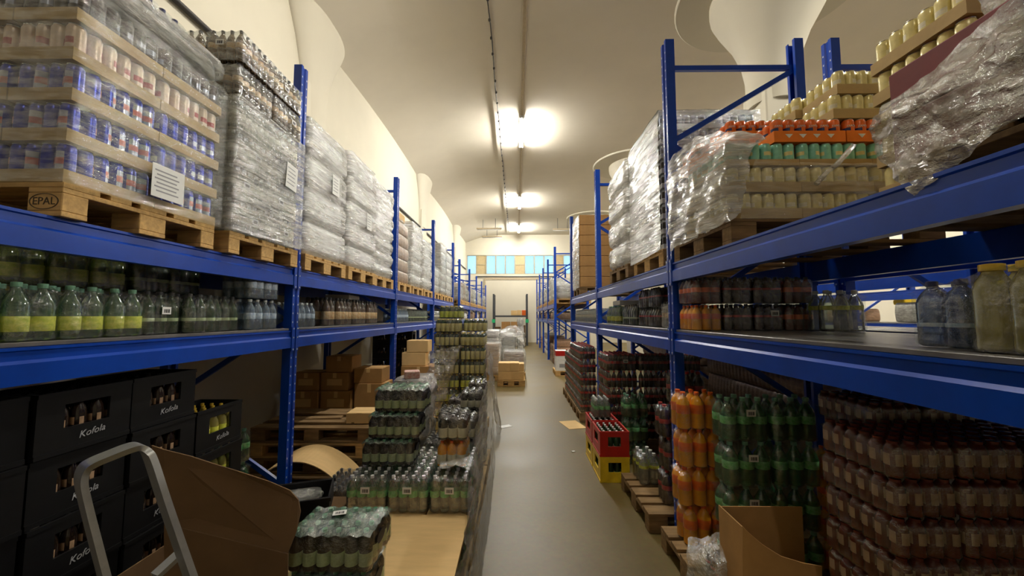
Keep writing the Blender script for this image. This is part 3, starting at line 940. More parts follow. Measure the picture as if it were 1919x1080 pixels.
CR = {'black': crate_mesh('crate_body', 0.392, 0.295, CRH, blackp), 'red': crate_mesh('crate_body', 0.392, 0.295, 0.25, redp), 'yellow': crate_mesh('crate_body', 0.392, 0.295, 0.25, yelp)}
CB = B('crate_bottle', 0.062, 0.235, darkb, dulllab, blackcap, (0.38, 0.52), 0.58, 12, (0, 1, 5, 6, 8))
CBY = B('crate_bottle', 0.062, 0.235, pet_yellow, yellab, yellowcap, (0.28, 0.5), 0.58)
CBG = B('crate_bottle', 0.06, 0.235, darkg, greencap, whitecap, (0.30, 0.36), 0.56)
KOF = text_mesh('Kofola', 0.042, greyink, 0.3, 'lettering', 0.0008)
def crate(colour, x, y, z, rz, label, bottle, rows, h=CRH, letters=False, group=None):
    t = T('bottle_crate', label, 'crate', (x, y, z + 0.001), rz, group)
    O('crate_body', CR[colour], t)
    for j in rows:
        for i in range(5):
            O('bottle', bottle, t, ((i - 2) * 0.0735, (j - 1.5) * 0.066, 0.014))
    if letters:
        O('lettering', KOF, t, (0.02, -0.1495, h * 0.24), (0, R(-4), 0), label='cream script lettering')
    return t

# ------------------------------------------------------------------ soft wrapped things
def outline(hx, hy, r, step):
    """rounded rectangle: list of (x, y, nx, ny, s)"""
    pts = []
    s = 0.0
    segs = [((hx, -hy + r), (hx, hy - r)), ((hx - r, hy), (-hx + r, hy)), ((-hx, hy - r), (-hx, -hy + r)), ((-hx + r, -hy), (hx - r, -hy))]
    cen = [(hx - r, hy - r), (-hx + r, hy - r), (-hx + r, -hy + r), (hx - r, -hy + r)]
    for q in range(4):
        (ax, ay), (bx, by) = segs[q]
        L = math.hypot(bx - ax, by - ay)
        n = max(1, int(L / step))
        nx, ny = ((1, 0), (0, 1), (-1, 0), (0, -1))[q]
        for k in range(n):
            f = k / n
            pts.append((ax + (bx - ax) * f, ay + (by - ay) * f, nx, ny, s + L * f))
        s += L
        cx, cy = cen[q]
        a0 = q * PI / 2
        for k in range(3):
            a = a0 + (k / 3) * PI / 2
            pts.append((cx + r * math.cos(a), cy + r * math.sin(a), math.cos(a), math.sin(a), s + r * (a - a0)))
        s += r * PI / 2
    return pts
def puffy_mesh(name, hx, hy, h, mat, flute=0.007, pitch=0.075, r=0.05, soft=0.025, seed=0, step=0.025, lump=0.006):
    mb = MB()
    ol = outline(hx, hy, r, step)
    rg = []
    for f, off in ((0.0, -soft * 0.8), (0.06, -soft * 0.25), (0.2, 0), (0.45, 0.003), (0.65, 0), (0.8, -0.004), (0.93, -soft * 0.45), (1.0, -soft * 1.3)):
        row = []
        for (x, y, nx, ny, s) in ol:
            o = off - flute * (0.5 + 0.5 * math.cos(2 * PI * s / pitch)) * (1 if 0.03 < f else 0.4) + lump * nz(x * 3 + seed, y * 3, f * 2 + seed)
            row.append((x + nx * o, y + ny * o, h * f))
        rg.append(row)
    top = []
    for (x, y, nx, ny, s) in ol:
        top.append((x * 0.9, y * 0.9, h * 1.0))
    rg.append(top)
    mb.rings(rg, 0, True, True, True)
    return mb.mesh(name, mat)
def shell_mesh(name, hx, hy, h, mat, seed=0, amp=0.010, layers=None, r=0.05, step=0.03, zstep=0.035, top=True, drop=0.0, off=0.006, shape=None, groove=0.05):
    mb = MB()
    ol = outline(hx, hy, r, step)
    n = max(3, int((h + drop) / zstep))
    rg = []
    for i in range(n + 1):
        z = -drop + (h + drop) * i / n
        row = []
        for (x, y, nx, ny, s) in ol:
            o = off
            if layers:
                acc = 0.0
                for L in layers:
                    if acc <= z < acc + L:
                        q = (z - acc) / L
                        o -= groove * (abs(2 * q - 1) ** 7)
                        break
                    acc += L
            w = nz(x * 7 + seed, y * 7, z * 11 + seed) * 0.6 + nz(x * 22, y * 22 + seed, z * 30) * 0.4
            o += amp * (0.35 + w)
            if shape:
                o += shape(x, y, z)
            if i == n:
                o -= 0.02
            row.append((x + nx * o, y + ny * o, z))
        rg.append(row)
    mb.rings(rg, 0, True, False)
    if top:
        # closing sheet with light creases
        ncx, ncy = 8, 8
        b = len(mb.v)
        ringtop = rg[-1]
        inner = []
        prev = ringtop
        for k in (0.8, 0.55, 0.3, 0.08):
            row = [(p[0] * k, p[1] * k, h + 0.012 * nz(p[0] * 9 * k + seed, p[1] * 9 * k, 3.1) + 0.008) for p in ringtop]
            mb.rings([prev, row], 0, True, False)
            prev = row
        mb.add(prev, [tuple(range(len(prev)))], 0)
    return mb.mesh(name, mat)
def note_mesh(w, h, lines=4):
    mb = MB()
    mb.box(-w / 2, w / 2, -0.0012, 0, -h / 2, h / 2, 0)
    for i in range(lines):
        z = h * (0.32 - i * 0.62 / max(1, lines - 1))
        ww = w * (0.36 if i % 2 else 0.42)
        mb.box(-ww, ww * (0.9 if i % 2 else 0.6), -0.0018, -0.0012, z - 0.004, z + 0.003, 1)
    return mb.mesh('paper_label', [white, greyink])
NOTE = note_mesh(0.15, 0.2, 5)
def wrapped(x0, x1, y0, y1, z, hs, label, mat=None, fm=None, note=None, seed=None, amp=0.007, group=None, inset=0.02, name='wrapped_load', cat='wrapped pallet load', jig=0.012, film_on=True, flute=0.008, pitch=0.075):
    mat = mat or wrapw
    seed = random.random() * 50 if seed is None else seed
    hx, hy = (x1 - x0) / 2, (y1 - y0) / 2
    t = T(name, label, cat, ((x0 + x1) / 2, (y0 + y1) / 2, z + 0.002), 0, group)
    acc = 0
    for k, h in enumerate(hs):
        ix = inset + random.uniform(0, jig)
        O('pack_layer', puffy_mesh('pack_layer', hx - ix, hy - ix, h - 0.003, mat[k % len(mat)] if isinstance(mat, list) else mat, flute, pitch, seed=seed + k * 3.7, step=0.025 if y0 < 5 else 0.05), t, (0, 0, acc))
        acc += h
    if film_on:
        st = 0.03 if y0 < 5 else 0.06
        O('stretch_film', shell_mesh('stretch_film', hx, hy, acc + 0.012, fm or f_heavy, seed, amp, hs, 0.05, st, st), t)
    if note:
        side, a, b = note
        if side == 'E':
            O('paper_label', NOTE, t, (hx + 0.02, a, b), (0, 0, PI / 2))
        elif side == 'W':
            O('paper_label', NOTE, t, (-hx - 0.02, a, b), (0, 0, -PI / 2))
        else:
            O('paper_label', NOTE, t, (a, -hy - 0.02, b))
    return t
def sheet(name, rows, mat, amp=0.02, n=24, m=24, scale=9, seed=0, thick=0):
    """creased sheet spanned over rows of control points"""
    mb = MB()
    rows = [[Vector(p) for p in r] for r in rows]
    def lerp_list(l, f):
        f *= len(l) - 1
        i = min(int(f), len(l) - 2)
        f -= i
        f = f * f * (3 - 2 * f) * 0.35 + f * 0.65
        return l[i].lerp(l[i + 1], f)
    vs = []
    for j in range(m + 1):
        col = [lerp_list([r[k] for r in rows], j / m) for k in range(len(rows[0]))]
        for i in range(n + 1):
            p = lerp_list(col, i / n)
            q = p * scale
            d = Vector((noise.noise(q + Vector((seed, 0, 0))), noise.noise(q + Vector((0, seed + 9, 0))), noise.noise(q + Vector((0, 0, seed + 21))))) * 0.65
            q = p * scale * 2.7
            d += Vector((noise.noise(q + Vector((seed, 4, 0))), noise.noise(q + Vector((7, seed + 9, 0))), noise.noise(q + Vector((2, 0, seed + 21))))) * 0.35
            vs.append(p + d * amp)
    mb.add(vs, [(j * (n + 1) + i, j * (n + 1) + i + 1, (j + 1) * (n + 1) + i + 1, (j + 1) * (n + 1) + i) for j in range(m) for i in range(n)], 0, True)
    return mb.mesh(name, mat)
def carton(x0, x1, y0, y1, z0, z1, label, mat=None, group=None, rz=0.0, tape=True, print_m=None):
    mat = mat or card
    hx, hy, h = (x1 - x0) / 2, (y1 - y0) / 2, z1 - z0
    t = T('cardboard_box', label, 'box', ((x0 + x1) / 2, (y0 + y1) / 2, z0 + 0.001), rz, group)
    mb = MB(); mb.box(-hx, hx, -hy, hy, 0, h - 0.002, 0, 0.006)
    O('carton', mb.mesh('carton', mat), t)
    if tape:
        mb = MB(); mb.box(-hx * 0.98, hx * 0.98, -0.025, 0.025, h - 0.0019, h - 0.0012)
        mb.box(-0.025, 0.025, -hy - 0.0008, -hy - 0.0001, h * 0.7, h - 0.004)
        O('tape', mb.mesh('tape', cardl), t)
    if print_m:
        mb = MB(); mb.box(-hx * 0.55, hx * 0.55, -hy - 0.001, -hy - 0.0002, h * 0.3, h * 0.65)
        O('printed_panel', mb.mesh('printed_panel', print_m), t)
    return t
ZT = Z_TOP + 0.001
ZP = ZT + 0.146          # top of a pallet on the upper beams
ZM = Z_LOW + 0.020       # top of the shelf board

# ================================================================== LEFT, UPPER LEVEL
# first load: trays of cans
pa = pallet(-3.08, -1.875, 1.555, 2.365, ZT, 'light wooden pallet under the blue can trays, branded block at its corner')
EP = text_mesh('EPAL', 0.045, brand, 0, 'branded_lettering', 0.0006)
mb = MB()
mb.rings([[(r * math.cos(2 * PI * k / 28), r * math.sin(2 * PI * k / 28), z) for k in range(28)] for r, z in ((0.046, -0.0006), (0.050, -0.0006), (0.050, 0.0006), (0.046, 0.0006), (0.046, -0.0006))], 0, False, False)
OV = mb.mesh('branded_oval', brand)
for (dx) in (0.5725,):
    O('branded_lettering', EP, pa, (0.527, -0.4058, 0.062), label='burnt lettering')
    e = O('branded_oval', OV, pa, (0.527, -0.4058, 0.062), (PI / 2, 0, 0), label='burnt oval'); e.scale = (1.25, 0.68, 1)
PITCH = 0.178
for k in range(5):
    for c, y in enumerate((1.762, 2.17)):
        for r, x in enumerate((-2.018, -2.296)):
            key = ['blue', 'blue', 'bluep', 'pink', 'darkc'][k]
            if k == 1 and c == 1: key = 'bluep'
            if k == 2 and c == 0: key = 'blue'
            what = {'b': 'blue', 'p': 'pale pinkish', 'd': 'dark brown'}[key[0]]
            fc = ('S' if c == 0 else '') + ('E' if r == 0 else '') + ('T' if k == 4 else '')
            tray(key, x + random.uniform(-0.004, 0.004), y + random.uniform(-0.003, 0.003), ZP + k * PITCH,
                 'tray of %s cans, %s layer, %s the first wall-side pallet, %s' % (what, lay(k, 5), ('camera half of', 'far half of')[c], ('aisle edge', 'inner row')[r]), fc, 0, 'can trays of the first load')
o = O('stretch_film', shell_mesh('stretch_film', 0.305, 0.425, 0.898, f_clear, 3, 0.010, None, 0.03, 0.022, 0.03, True, 0.0, 0.006), None, (-2.157, 1.966, ZP - 0.005))
tag(o, 'shiny clear stretch film round the blue and brown can trays', 'stretch film')
# film-covered flattened layer on top
wrapped(-2.45, -1.86, 1.56, 2.37, ZP + 0.918, [0.12], 'film-covered grey top layer lying over the brown can trays', wrapg, f_milk, None, 4, 0.012)
pack('jug', -2.17, 2.19, ZP + 1.068, 'dark blue bottle pack high above the can trays, on the grey top layer', 'EST', PI / 2)
NOTE2 = note_mesh(0.19, 0.17, 6)
tag(O('paper_note', NOTE2, None, (-1.832, 1.985, ZP + 0.135), (R(0), 0, PI / 2 + R(0))), 'white paper note with pencil lines on the blue can trays', 'paper')

# second load: shrink-wrapped bottles
pallet(-3.06, -1.86, 2.47, 3.262, ZT, 'wooden pallet under the tall six-layer bottle load beside the first post')
for k in range(6):
    for c, y in enumerate((2.662, 3.05)):
        for r, x in enumerate((-1.995, -2.266, -2.537)):
            if r == 2 and c == 1 and k < 5: continue
            key = 'tan24' if k >= 4 else 'clear24'
            fc = ('S' if c == 0 else '') + ('E' if r == 0 else '') + ('T' if k == 5 or k == 3 else '')
            sh = 0.018 * (k >= 4)
            bc = ((0.12, -0.0, 0.12), PI / 2) if False else None
            pack(key, x + sh + random.uniform(-0.006, 0.006), y + random.uniform(-0.003, 0.003), ZP + k * 0.2325,
                 '%s bottle pack, %s layer of the six-layer load, %s, %s' % ('brownish' if k >= 4 else 'clear', lay(k, 6), ('camera end', 'post end')[c], ('aisle row', 'middle row', 'wall row')[r]), fc, 0, 'bottle packs of the second load',
                 ((-0.02, -0.1975, 0.12), 0) if (c == 0 and r < 2 and k >= 3) else (((0.131, 0.05 - 0.1 * (k % 2), 0.11), PI / 2) if r == 0 else None), 0.012)
o = O('stretch_film', shell_mesh('stretch_film', 0.435, 0.402, 4 * 0.2325 - 0.01, f_milk, 11, 0.008, [0.2325] * 4, 0.03, 0.022, 0.025, False, groove=0.008), None, (-2.262, 2.856, ZP + 0.002))
tag(o, 'glossy stretch film round the four lower layers of the six-layer load', 'stretch film')
tag(O('paper_note', NOTE, None, (-1.812, 3.05, ZP + 0.56), (0, R(4), PI / 2)), 'white paper note hanging on the six-layer bottle load', 'paper')

# second bay: three white wrapped loads
for (y0, y1, hs, nt_, nm, xa) in ((3.40, 4.22, [0.31, 0.31, 0.31, 0.33], ('E', 0.1, 0.78), 'four thick layers, just past the first post', -1.87),
                              (4.27, 5.10, [0.24, 0.255, 0.255, 0.27, 0.30], ('E', 0.12, 0.62), 'five bulging layers, middle of three', -1.86),
                              (5.17, 5.97, [0.185] * 7, None, 'seven thin layers, beside the second post', -1.90)):
    pallet(-3.08, xa - 0.0, y0, y1, ZT, 'wooden pallet under the white wrapped load with ' + nm)
    wrapped(-3.05, xa - 0.01, y0 + 0.01, y1 - 0.01, ZP, hs, 'white film-wrapped load of ' + nm, wrapw, f_heavy, nt_, None, 0.014)
# third bay: brown boxes with tan top, two white loads
pallet(-3.08, -1.9, 6.22, 7.0, ZT, 'wooden pallet under the brown bottle packs past the second post')
wrapped(-3.05, -1.92, 6.23, 6.99, ZP, [0.21] * 5, 'pinkish brown wrapped load on the top level past the second post', wrapt, f_clear, None, None, 0.008)
carton(-2.35, -1.97, 6.3, 6.75, ZP + 1.07, ZP + 1.20, 'yellowish flat box on top of the pinkish brown wrapped load', cardl)
for i, (y0, y1, hs) in enumerate(((7.1, 7.88, [0.24] * 5), (7.98, 8.78, [0.26] * 4))):
    pallet(-3.08, -1.9, y0, y1, ZT, 'wooden pallet, third bay of the wall-side rack, %s from its far post' % ('second', 'first')[i])
    wrapped(-3.05, -1.92, y0 + .01, y1 - .01, ZP, hs, 'white wrapped load, third bay of the wall-side rack, %s from its far post' % ('second', 'first')[i], wrapw, f_heavy)
for i, (y0, y1, hs) in enumerate(((9.05, 9.82, [0.2] * 3), (9.92, 10.68, [0.19] * 7), (10.78, 11.58, [0.2] * 6))):
    pallet(-3.08, -1.9, y0, y1, ZT, 'wooden pallet, fourth bay of the wall-side rack, %s from the camera' % NTH[i])
    wrapped(-3.05, -1.92, y0 + .01, y1 - .01, ZP, hs, 'whitish wrapped load, fourth bay of the wall-side rack, %s from the camera' % NTH[i], [wrapw, wrapg][i % 2], f_milk)
for b in range(4):
    for i in range(3):
        y0 = LP2[b] + 0.18 + i * 0.87
        pallet(-3.08, -1.9, y0, y0 + 0.8, ZT, 'wooden pallet, far wall-side rack, %s bay, %s of three' % (NTH[b], NTH[i]))
        wrapped(-3.05, -1.92, y0 + .02, y0 + .78, ZP, [0.24, 0.22, 0.2][: 2 + (b + i) % 2], 'low wrapped load, far wall-side rack, %s bay, %s of three' % (NTH[b], NTH[i]), [wrapw, wrapt, wrapg][(b + i) % 3], f_milk, flute=0.012)

# ================================================================== LEFT, MIDDLE LEVEL
for c, y in enumerate((1.17, 1.36, 1.55, 1.74, 1.93)):
    pack('lime6', -2.06, y, ZM, 'greenish bottle pack with lime label, front row on the lower shelf, %s from camera' % NTH[c], 'EST' if c in (2, 4) else 'EST', 0, 'lime-labelled packs', None, 0.03)
for c, y in enumerate((1.36, 1.55, 1.74, 1.93, 2.12)):
    for k in range(2):
        pack('limey6', -2.36, y, ZM + k * 0.239, 'lime bottle pack, back row on the lower shelf, %s, %s from camera' % (('under', 'upper')[k], NTH[c]), 'ES' + ('T' if k else ''), 0, 'lime back row', None, 0.02)
for c, y in enumerate((2.15, 2.39, 2.63)):
    pack('dgreen6', -2.07 + 0.03 * (c % 2), y, ZM, 'dark green bottle pack, front row, %s after the lime packs' % NTH[c], 'EST', 0, 'dark green packs', ((0.12, 0.0, 0.13), PI / 2) if c == 0 else None, 0.02)
for c, y in enumerate((2.36, 2.6)):
    for k in range(2):
        pack('dgreen6', -2.33, y, ZM + k * 0.239, 'dark green bottle pack, back row, %s, %s after the lime packs' % (('under', 'upper')[k], NTH[c]), 'EST' if k else 'E', 0, 'dark green back row')
for c, y in enumerate((2.84, 3.0)):
    for k in range(2):
        if c == 0 and k == 1:
            pass
        pack('blue6', -2.04, y + 0.04 + c * 0.012, ZM + k * 0.229, 'pale blue water pack beside the first post, %s, %s' % (('lower', 'upper')[k], ('camera side', 'post side')[c]), 'EST' if k else 'ES', 0, 'pale blue water packs')
# second bay
pack('blue6', -2.06, 3.52, ZM, 'whitish water pack alone on the lower shelf past the first post', 'EST')
pack('blue6', -2.06, 3.69, ZM, 'whitish water pack, second one past the first post', 'EST')
for c in range(7):
    pack('brown6', -2.10 + 0.02 * (c % 2), 4.12 + c * 0.215, ZM, 'brown big-bottle pack on the lower shelf, %s of seven from the camera' % NTH[c], 'EST', 0, 'brown bottle packs', None, 0.03)
carton(-2.3, -2.02, 4.62, 5.02, ZM + 0.302, ZM + 0.36, 'flat white box lying on the brown big-bottle packs', white, None, 0.1, False)
# third and fourth bay
for c in range(4):
    pack('blue6', -2.06, 6.4 + c * 0.18, ZM, 'water pack on the lower shelf past the second post, %s of four' % NTH[c], 'EST', 0, 'water packs third bay')
for c in range(6):
    pack('dgreen6', -2.06, 7.2 + c * 0.245, ZM, 'green bottle pack on the lower shelf before the third post, %s of six' % NTH[c], 'EST', 0, 'green packs third bay')
for c in range(5):
    pack('clear24', -2.06, 9.3 + c * 0.40, ZM, 'clear bottle pack on the lower shelf past the third post, %s of five' % NTH[c], 'EST', 0, 'clear packs fourth bay')
for b in range(4):
    for c in range(3):
        y0 = LP2[b] + 0.25 + c * 0.8
        wrapped(-2.6, -1.95, y0, y0 + 0.7, ZM, [0.22 + 0.05 * ((b + c) % 2)], 'low wrapped pack on the far wall-side shelf, %s bay, %s of three' % (NTH[b], NTH[c]), [wrapb, wrapw, wrapt][(b + 2 * c) % 3], None, film_on=False, name='wrapped_pack', cat='wrapped pack', flute=0.014)

# ================================================================== LEFT, FLOOR
cols = [(0.97, 5), (1.38, 5), (1.79, 5), (2.20, 5), (2.62, 4)]
for c, (y, n) in enumerate(cols):
    for k in range(n):
        yel = c == 4 and k >= 2
        crate('black', -2.10 - 0.012 * ((c + k) % 2), y, 0.0 + k * (CRH + 0.004), PI / 2,
              'black crate with %s, %s of its stack, %s stack from the camera' % ('yellow-labelled bottles' if yel else 'dark bottles', lay(k, n), NTH[c]), CBY if yel else CB,
              (0, 1, 2, 3) if k == n - 1 else (0,), CRH, True, 'black crates')
for c, y in enumerate((2.93, 3.13)):
    for k in range(3):
        pack('green6', -2.28, y + 0.0, k * 0.259, 'green bottle pack on the floor behind the first post, %s, %s' % (lay(k, 3), ('crate side', 'post side')[c]), 'ES' + ('T' if k == 2 else ''), 0, 'green packs by the post')
# stack of empty pallets
for k in range(4):
    pallet(-2.62 + 0.02 * (k % 2), -1.42 + 0.02 * (k % 2), 3.86, 4.66, k * 0.1465, 'empty weathered pallet, %s in the stack behind the first post' % lay(k, 4), woodd if k % 2 else wood, True, 'stack of empty pallets', 0.0)
carton(-1.72, -1.46, 3.98, 4.24, 0.59, 0.70, 'small pale wooden block box on the stack of empty pallets', cardl, None, 0.05)
mb = MB(); mb.box(-0.35, 0.35, -0.05, 0.05, 0, 0.022, 0, 0.002)
pl = mb.mesh('plank', woodd)
for i, (x, y, r) in enumerate(((-2.2, 4.15, 0.15), (-2.1, 4.36, -0.1), (-1.98, 4.02, 0.02))):
    tag(O('plank', pl, None, (x, y, 0.5885), (0, 0, r)), 'loose plank lying on the stack of empty pallets, %s' % ('slanting', 'rear one', 'front one')[i], 'plank')
# cardboard boxes by the second post
bx = [(-2.90, 5.30, 0.0, .46, .42, .36), (-2.42, 5.30, 0.0, .44, .42, .36), (-1.94, 5.34, 0.0, .42, .42, .36),
      (-2.88, 5.30, .362, .42, .38, .30), (-2.43, 5.30, .362, .42, .38, .30), (-1.99, 5.32, .362, .40, .38, .40),
      (-2.86, 5.32, .664, .36, .34, .24), (-2.46, 5.32, .664, .38, .34, .24), (-2.02, 5.34, .764, .38, .34, .20),
      (-2.42, 5.34, .906, .36, .32, .22)]
for i, (x, y, z, lx, ly, h) in enumerate(bx):
    carton(x - lx / 2, x + lx / 2, y, y + ly, z, z + h, 'brown cardboard box in the pile before the second post, %s, %s' % (('floor layer', 'second layer', 'third layer', 'top of pile')[0 if z == 0 else 1 if z < .5 else 2 if z < .8 else 3], ('wall side', 'middle', 'aisle side')[i % 3]), card, 'cardboard box pile', random.uniform(-0.03, 0.03), True, cardl if i in (3, 4, 6, 7) else None)
bx = [(-1.62, 6.5, 0.0, .62, .5, .42), (-1.62, 6.5, .422, .58, .46, .42), (-1.72, 6.55, .844, .4, .34, .22), (-1.66, 6.55, 1.066, .36, .3, .2), (-1.28, 7.1, 0, .36, .3, .72)]
for i, (x, y, z, lx, ly, h) in enumerate(bx):
    carton(x - lx / 2, x + lx / 2, y, y + ly, z, z + h, 'pale cardboard box past the second post, ' + ('big one on the floor', 'big one on the second layer', 'small one on the third layer', 'small one on top', 'slim upright one')[i], cardl if i > 1 else card, None, random.uniform(-0.05, 0.05))
for c in range(2):
    for k in range(5):
        crate('black', -2.35 - c * 0.42, 8.2, k * (CRH + 0.004), 0, 'black crate stack before the third post, %s, %s' % (lay(k, 5), ('aisle side', 'wall side')[c]), CB, (0,), CRH, False, 'far black crates')
# bent pale board in front of the pallet stack
mb = MB()
N = 24
prof = [(-0.46 + 0.92 * i / N, 0.36 * math.sin(PI * (0.06 + 0.88 * i / N)) ** 0.8) for i in range(N + 1)]
vs = []
for (x, z) in prof:
    for (dy, dz) in ((0, 0), (0.36, 0.03), (0.36, 0.022), (0, -0.008)):
        vs.append((x, dy, z + dz))
fs = []
for i in range(N):
    for k in range(4):
        k2 = (k + 1) % 4
        fs.append((i * 4 + k, i * 4 + k2, (i + 1) * 4 + k2, (i + 1) * 4 + k))
fs += [(0, 1, 2, 3), tuple(4 * N + q for q in (3, 2, 1, 0))]
mb.add(vs, fs, 0, False)
tag(O('bent_board', mb.mesh('bent_board', cardl), None, (-1.90, 3.43, 0.061), (0, 0, 0.0)), 'pale board bent into an arch before the stack of empty pallets', 'board')
pallet(-2.42, -1.42, 3.41, 3.82, 0, 'low pallet on the floor under the bent pale board', woodd)

# aluminium ladder loop close to the camera
def P3(u, v, d):
    """point in the room seen at pixel u,v, d metres down the aisle"""
    p = R(4.15)
    a, b, f = (u - 968) , (540 - v), 730.0
    Y = f * math.cos(p) - b * math.sin(p)
    Z = f * math.sin(p) + b * math.cos(p)
    return Vector((a / Y * d, d, 1.67 + Z / Y * d))
ctrl = [P3(236, 1330, 0.98), P3(206, 1180, 0.98), P3(170, 1040, 0.98), P3(148, 955, 0.98), P3(140, 912, 0.98), P3(148, 886, 0.985), P3(168, 871, 0.99), P3(206, 855, 1.0), P3(240, 842, 1.01), P3(262, 838, 1.015), P3(278, 846, 1.02), P3(290, 866, 1.02), P3(318, 950, 1.02), P3(362, 1075, 1.02), P3(400, 1180, 1.02), P3(455, 1330, 1.02)]
def strip_mesh(path, D, th):
    mb = MB()
    vs = []
    n = len(path)
    for i, p in enumerate(path):
        t = (path[min(i + 1, n - 1)] - path[max(i - 1, 0)]).normalized()
        nn = t.cross(D).normalized()
        nn = D.normalized().cross(t).normalized()
        for q in (p, p + D, p + D + nn * th, p + nn * th):
            vs.append(q)
    fs = []
    for i in range(n - 1):
        for k in range(4):
            k2 = (k + 1) % 4
            fs.append((i * 4 + k, i * 4 + k2, (i + 1) * 4 + k2, (i + 1) * 4 + k))
    fs += [(0, 1, 2, 3)[::-1], tuple(4 * (n - 1) + q for q in range(4))]
    mb.add(vs, fs, 0, True)
    return mb.mesh('loop_bar', alu, 35)
def smooth(pts, n=6):
    out = []
    for i in range(len(pts) - 1):
        p0, p1, p2, p3 = pts[max(i - 1, 0)], pts[i], pts[i + 1], pts[min(i + 2, len(pts) - 1)]
        for k in range(n):
            t = k / n
            out.append(0.5 * ((2 * p1) + (-p0 + p2) * t + (2 * p0 - 5 * p1 + 4 * p2 - p3) * t * t + (-p0 + 3 * p1 - 3 * p2 + p3) * t ** 3))
    out.append(pts[-1])
    return out
lad = T('step_ladder', 'bare aluminium step ladder loop standing before the black crates', 'ladder', (-0.8, 1.0, 0))
off = Vector((-0.8, 1.0, 0))
spath = [p - off for p in smooth(ctrl)]
O('handrail', strip_mesh(spath, Vector((-0.050, 0.028, 0.0)), 0.014), lad)
# legs down to the floor, steps
mb = MB(); mb.bar(spath[0] + Vector((-0.025, 0.02, 0.02)), Vector((0.05, 0.02, 0.0)), 0.05, 0.02); O('leg', mb.mesh('leg', alu), lad)
mb = MB(); mb.bar(spath[-1] + Vector((-0.025, 0.02, 0.02)), Vector((0.34, 0.04, 0.0)), 0.05, 0.02); O('leg', mb.mesh('leg', alu), lad)
a, b = P3(283, 1085, 1.05) - off, P3(330, 1042, 1.10) - off
mb = MB(); mb.bar(a, b, 0.03, 0.012); O('brace', mb.mesh('brace', alu), lad)
mb = MB(); mb.box(0.0, 0.32, 0.0, 0.09, 0.52, 0.545, 0, 0.004); O('step', mb.mesh('step', alu), lad)
mb = MB(); mb.box(0.02, 0.34, 0.0, 0.09, 0.26, 0.285, 0, 0.004); O('step', mb.mesh('step', alu), lad)

# big open carton behind the ladder
cart = T('open_carton', 'large dark brown open carton with a raised flap behind the aluminium ladder', 'box', (-1.1, 1.6, 0))
off = Vector((-1.1, 1.6, 0))
def panel(name, pts, th, mat, parent):
    """flat board through the given outline, with thickness towards +y"""
    pts = [Vector(p) for p in pts]
    nrm = Vector((0, 0, 0))
    for i in range(1, len(pts) - 1):
        nrm += (pts[i] - pts[0]).cross(pts[i + 1] - pts[0])
    nrm.normalize()
    if nrm.y < 0: nrm = -nrm
    n = len(pts)
    mb = MB()
    vs = pts + [p + nrm * th for p in pts]
    mb.add(vs, [tuple(range(n)), tuple(range(n, 2 * n))[::-1]] + [(k, (k + 1) % n, n + (k + 1) % n, n + k) for k in range(n)], 0)
    return O(name, mb.mesh(name, mat), parent)
flap = [P3(276, 838, 1.52), P3(300, 846, 1.52), P3(350, 858, 1.54), P3(400, 874, 1.56), P3(440, 886, 1.57), P3(500, 905, 1.59), P3(540, 922, 1.61), P3(556, 940, 1.62), P3(560, 962, 1.62), P3(552, 1000, 1.60), P3(536, 1040, 1.58), P3(300, 985, 1.52)]
panel('flap', [p - off for p in flap], 0.007, cardd, cart)
low = [P3(300, 987, 1.515), P3(536, 1042, 1.575), P3(535, 1120, 1.56), P3(520, 1300, 1.54), P3(300, 1240, 1.50)]
panel('side_panel', [p - off for p in low], 0.007, cardd, cart)
z0 = 0.0
xa, xb, ya, yb = -0.52, -0.05, 0.0, 0.42
mb = MB(); mb.box(xa, xb, yb - 0.006, yb, 0.0, 0.62); mb.box(xa, xa + 0.006, 0.0, yb - 0.006, 0.0, 0.62); mb.box(xb - 0.006, xb, 0.0, yb - 0.006, 0.0, 0.62); mb.box(xa, xb, 0.0, yb, 0.0, 0.006); mb.box(xa, xb, -0.006, 0.0, 0.0, 0.40)
O('body', mb.mesh('body', cardd), cart)

# ================================================================== LOAD IN THE AISLE, WALL SIDE
# two pallets end to end; water packs, a cardboard sheet, more packs
DECK = 0.147
pallet(-1.10, -0.30, 1.64, 2.84, 0, 'wooden pallet under the cardboard sheet, nearest the camera', wood, along='y')
pallet(-1.10, -0.30, 2.90, 4.10, 0, 'wooden pallet under the far half of the mixed bottle load', wood, along='y')
TW = NTH + ['eleventh', 'twelfth']
for c, x in enumerate((-0.435, -0.695, -0.955)):
    for r in range(11):
        y = 1.75 + r * 0.2 + (0.06 if r > 5 else 0)
        if r > 7: continue
        fc = ''
        if c == 0: fc += 'E'
        if r == 0: fc += 'S'
        pack('water12', x, y, DECK, 'water pack in the lowest aisle layer, %s from aisle, %s from camera' % (NTH[c], TW[r]), fc or 'E', 0, 'lowest water packs')
CZ = DECK + 0.223
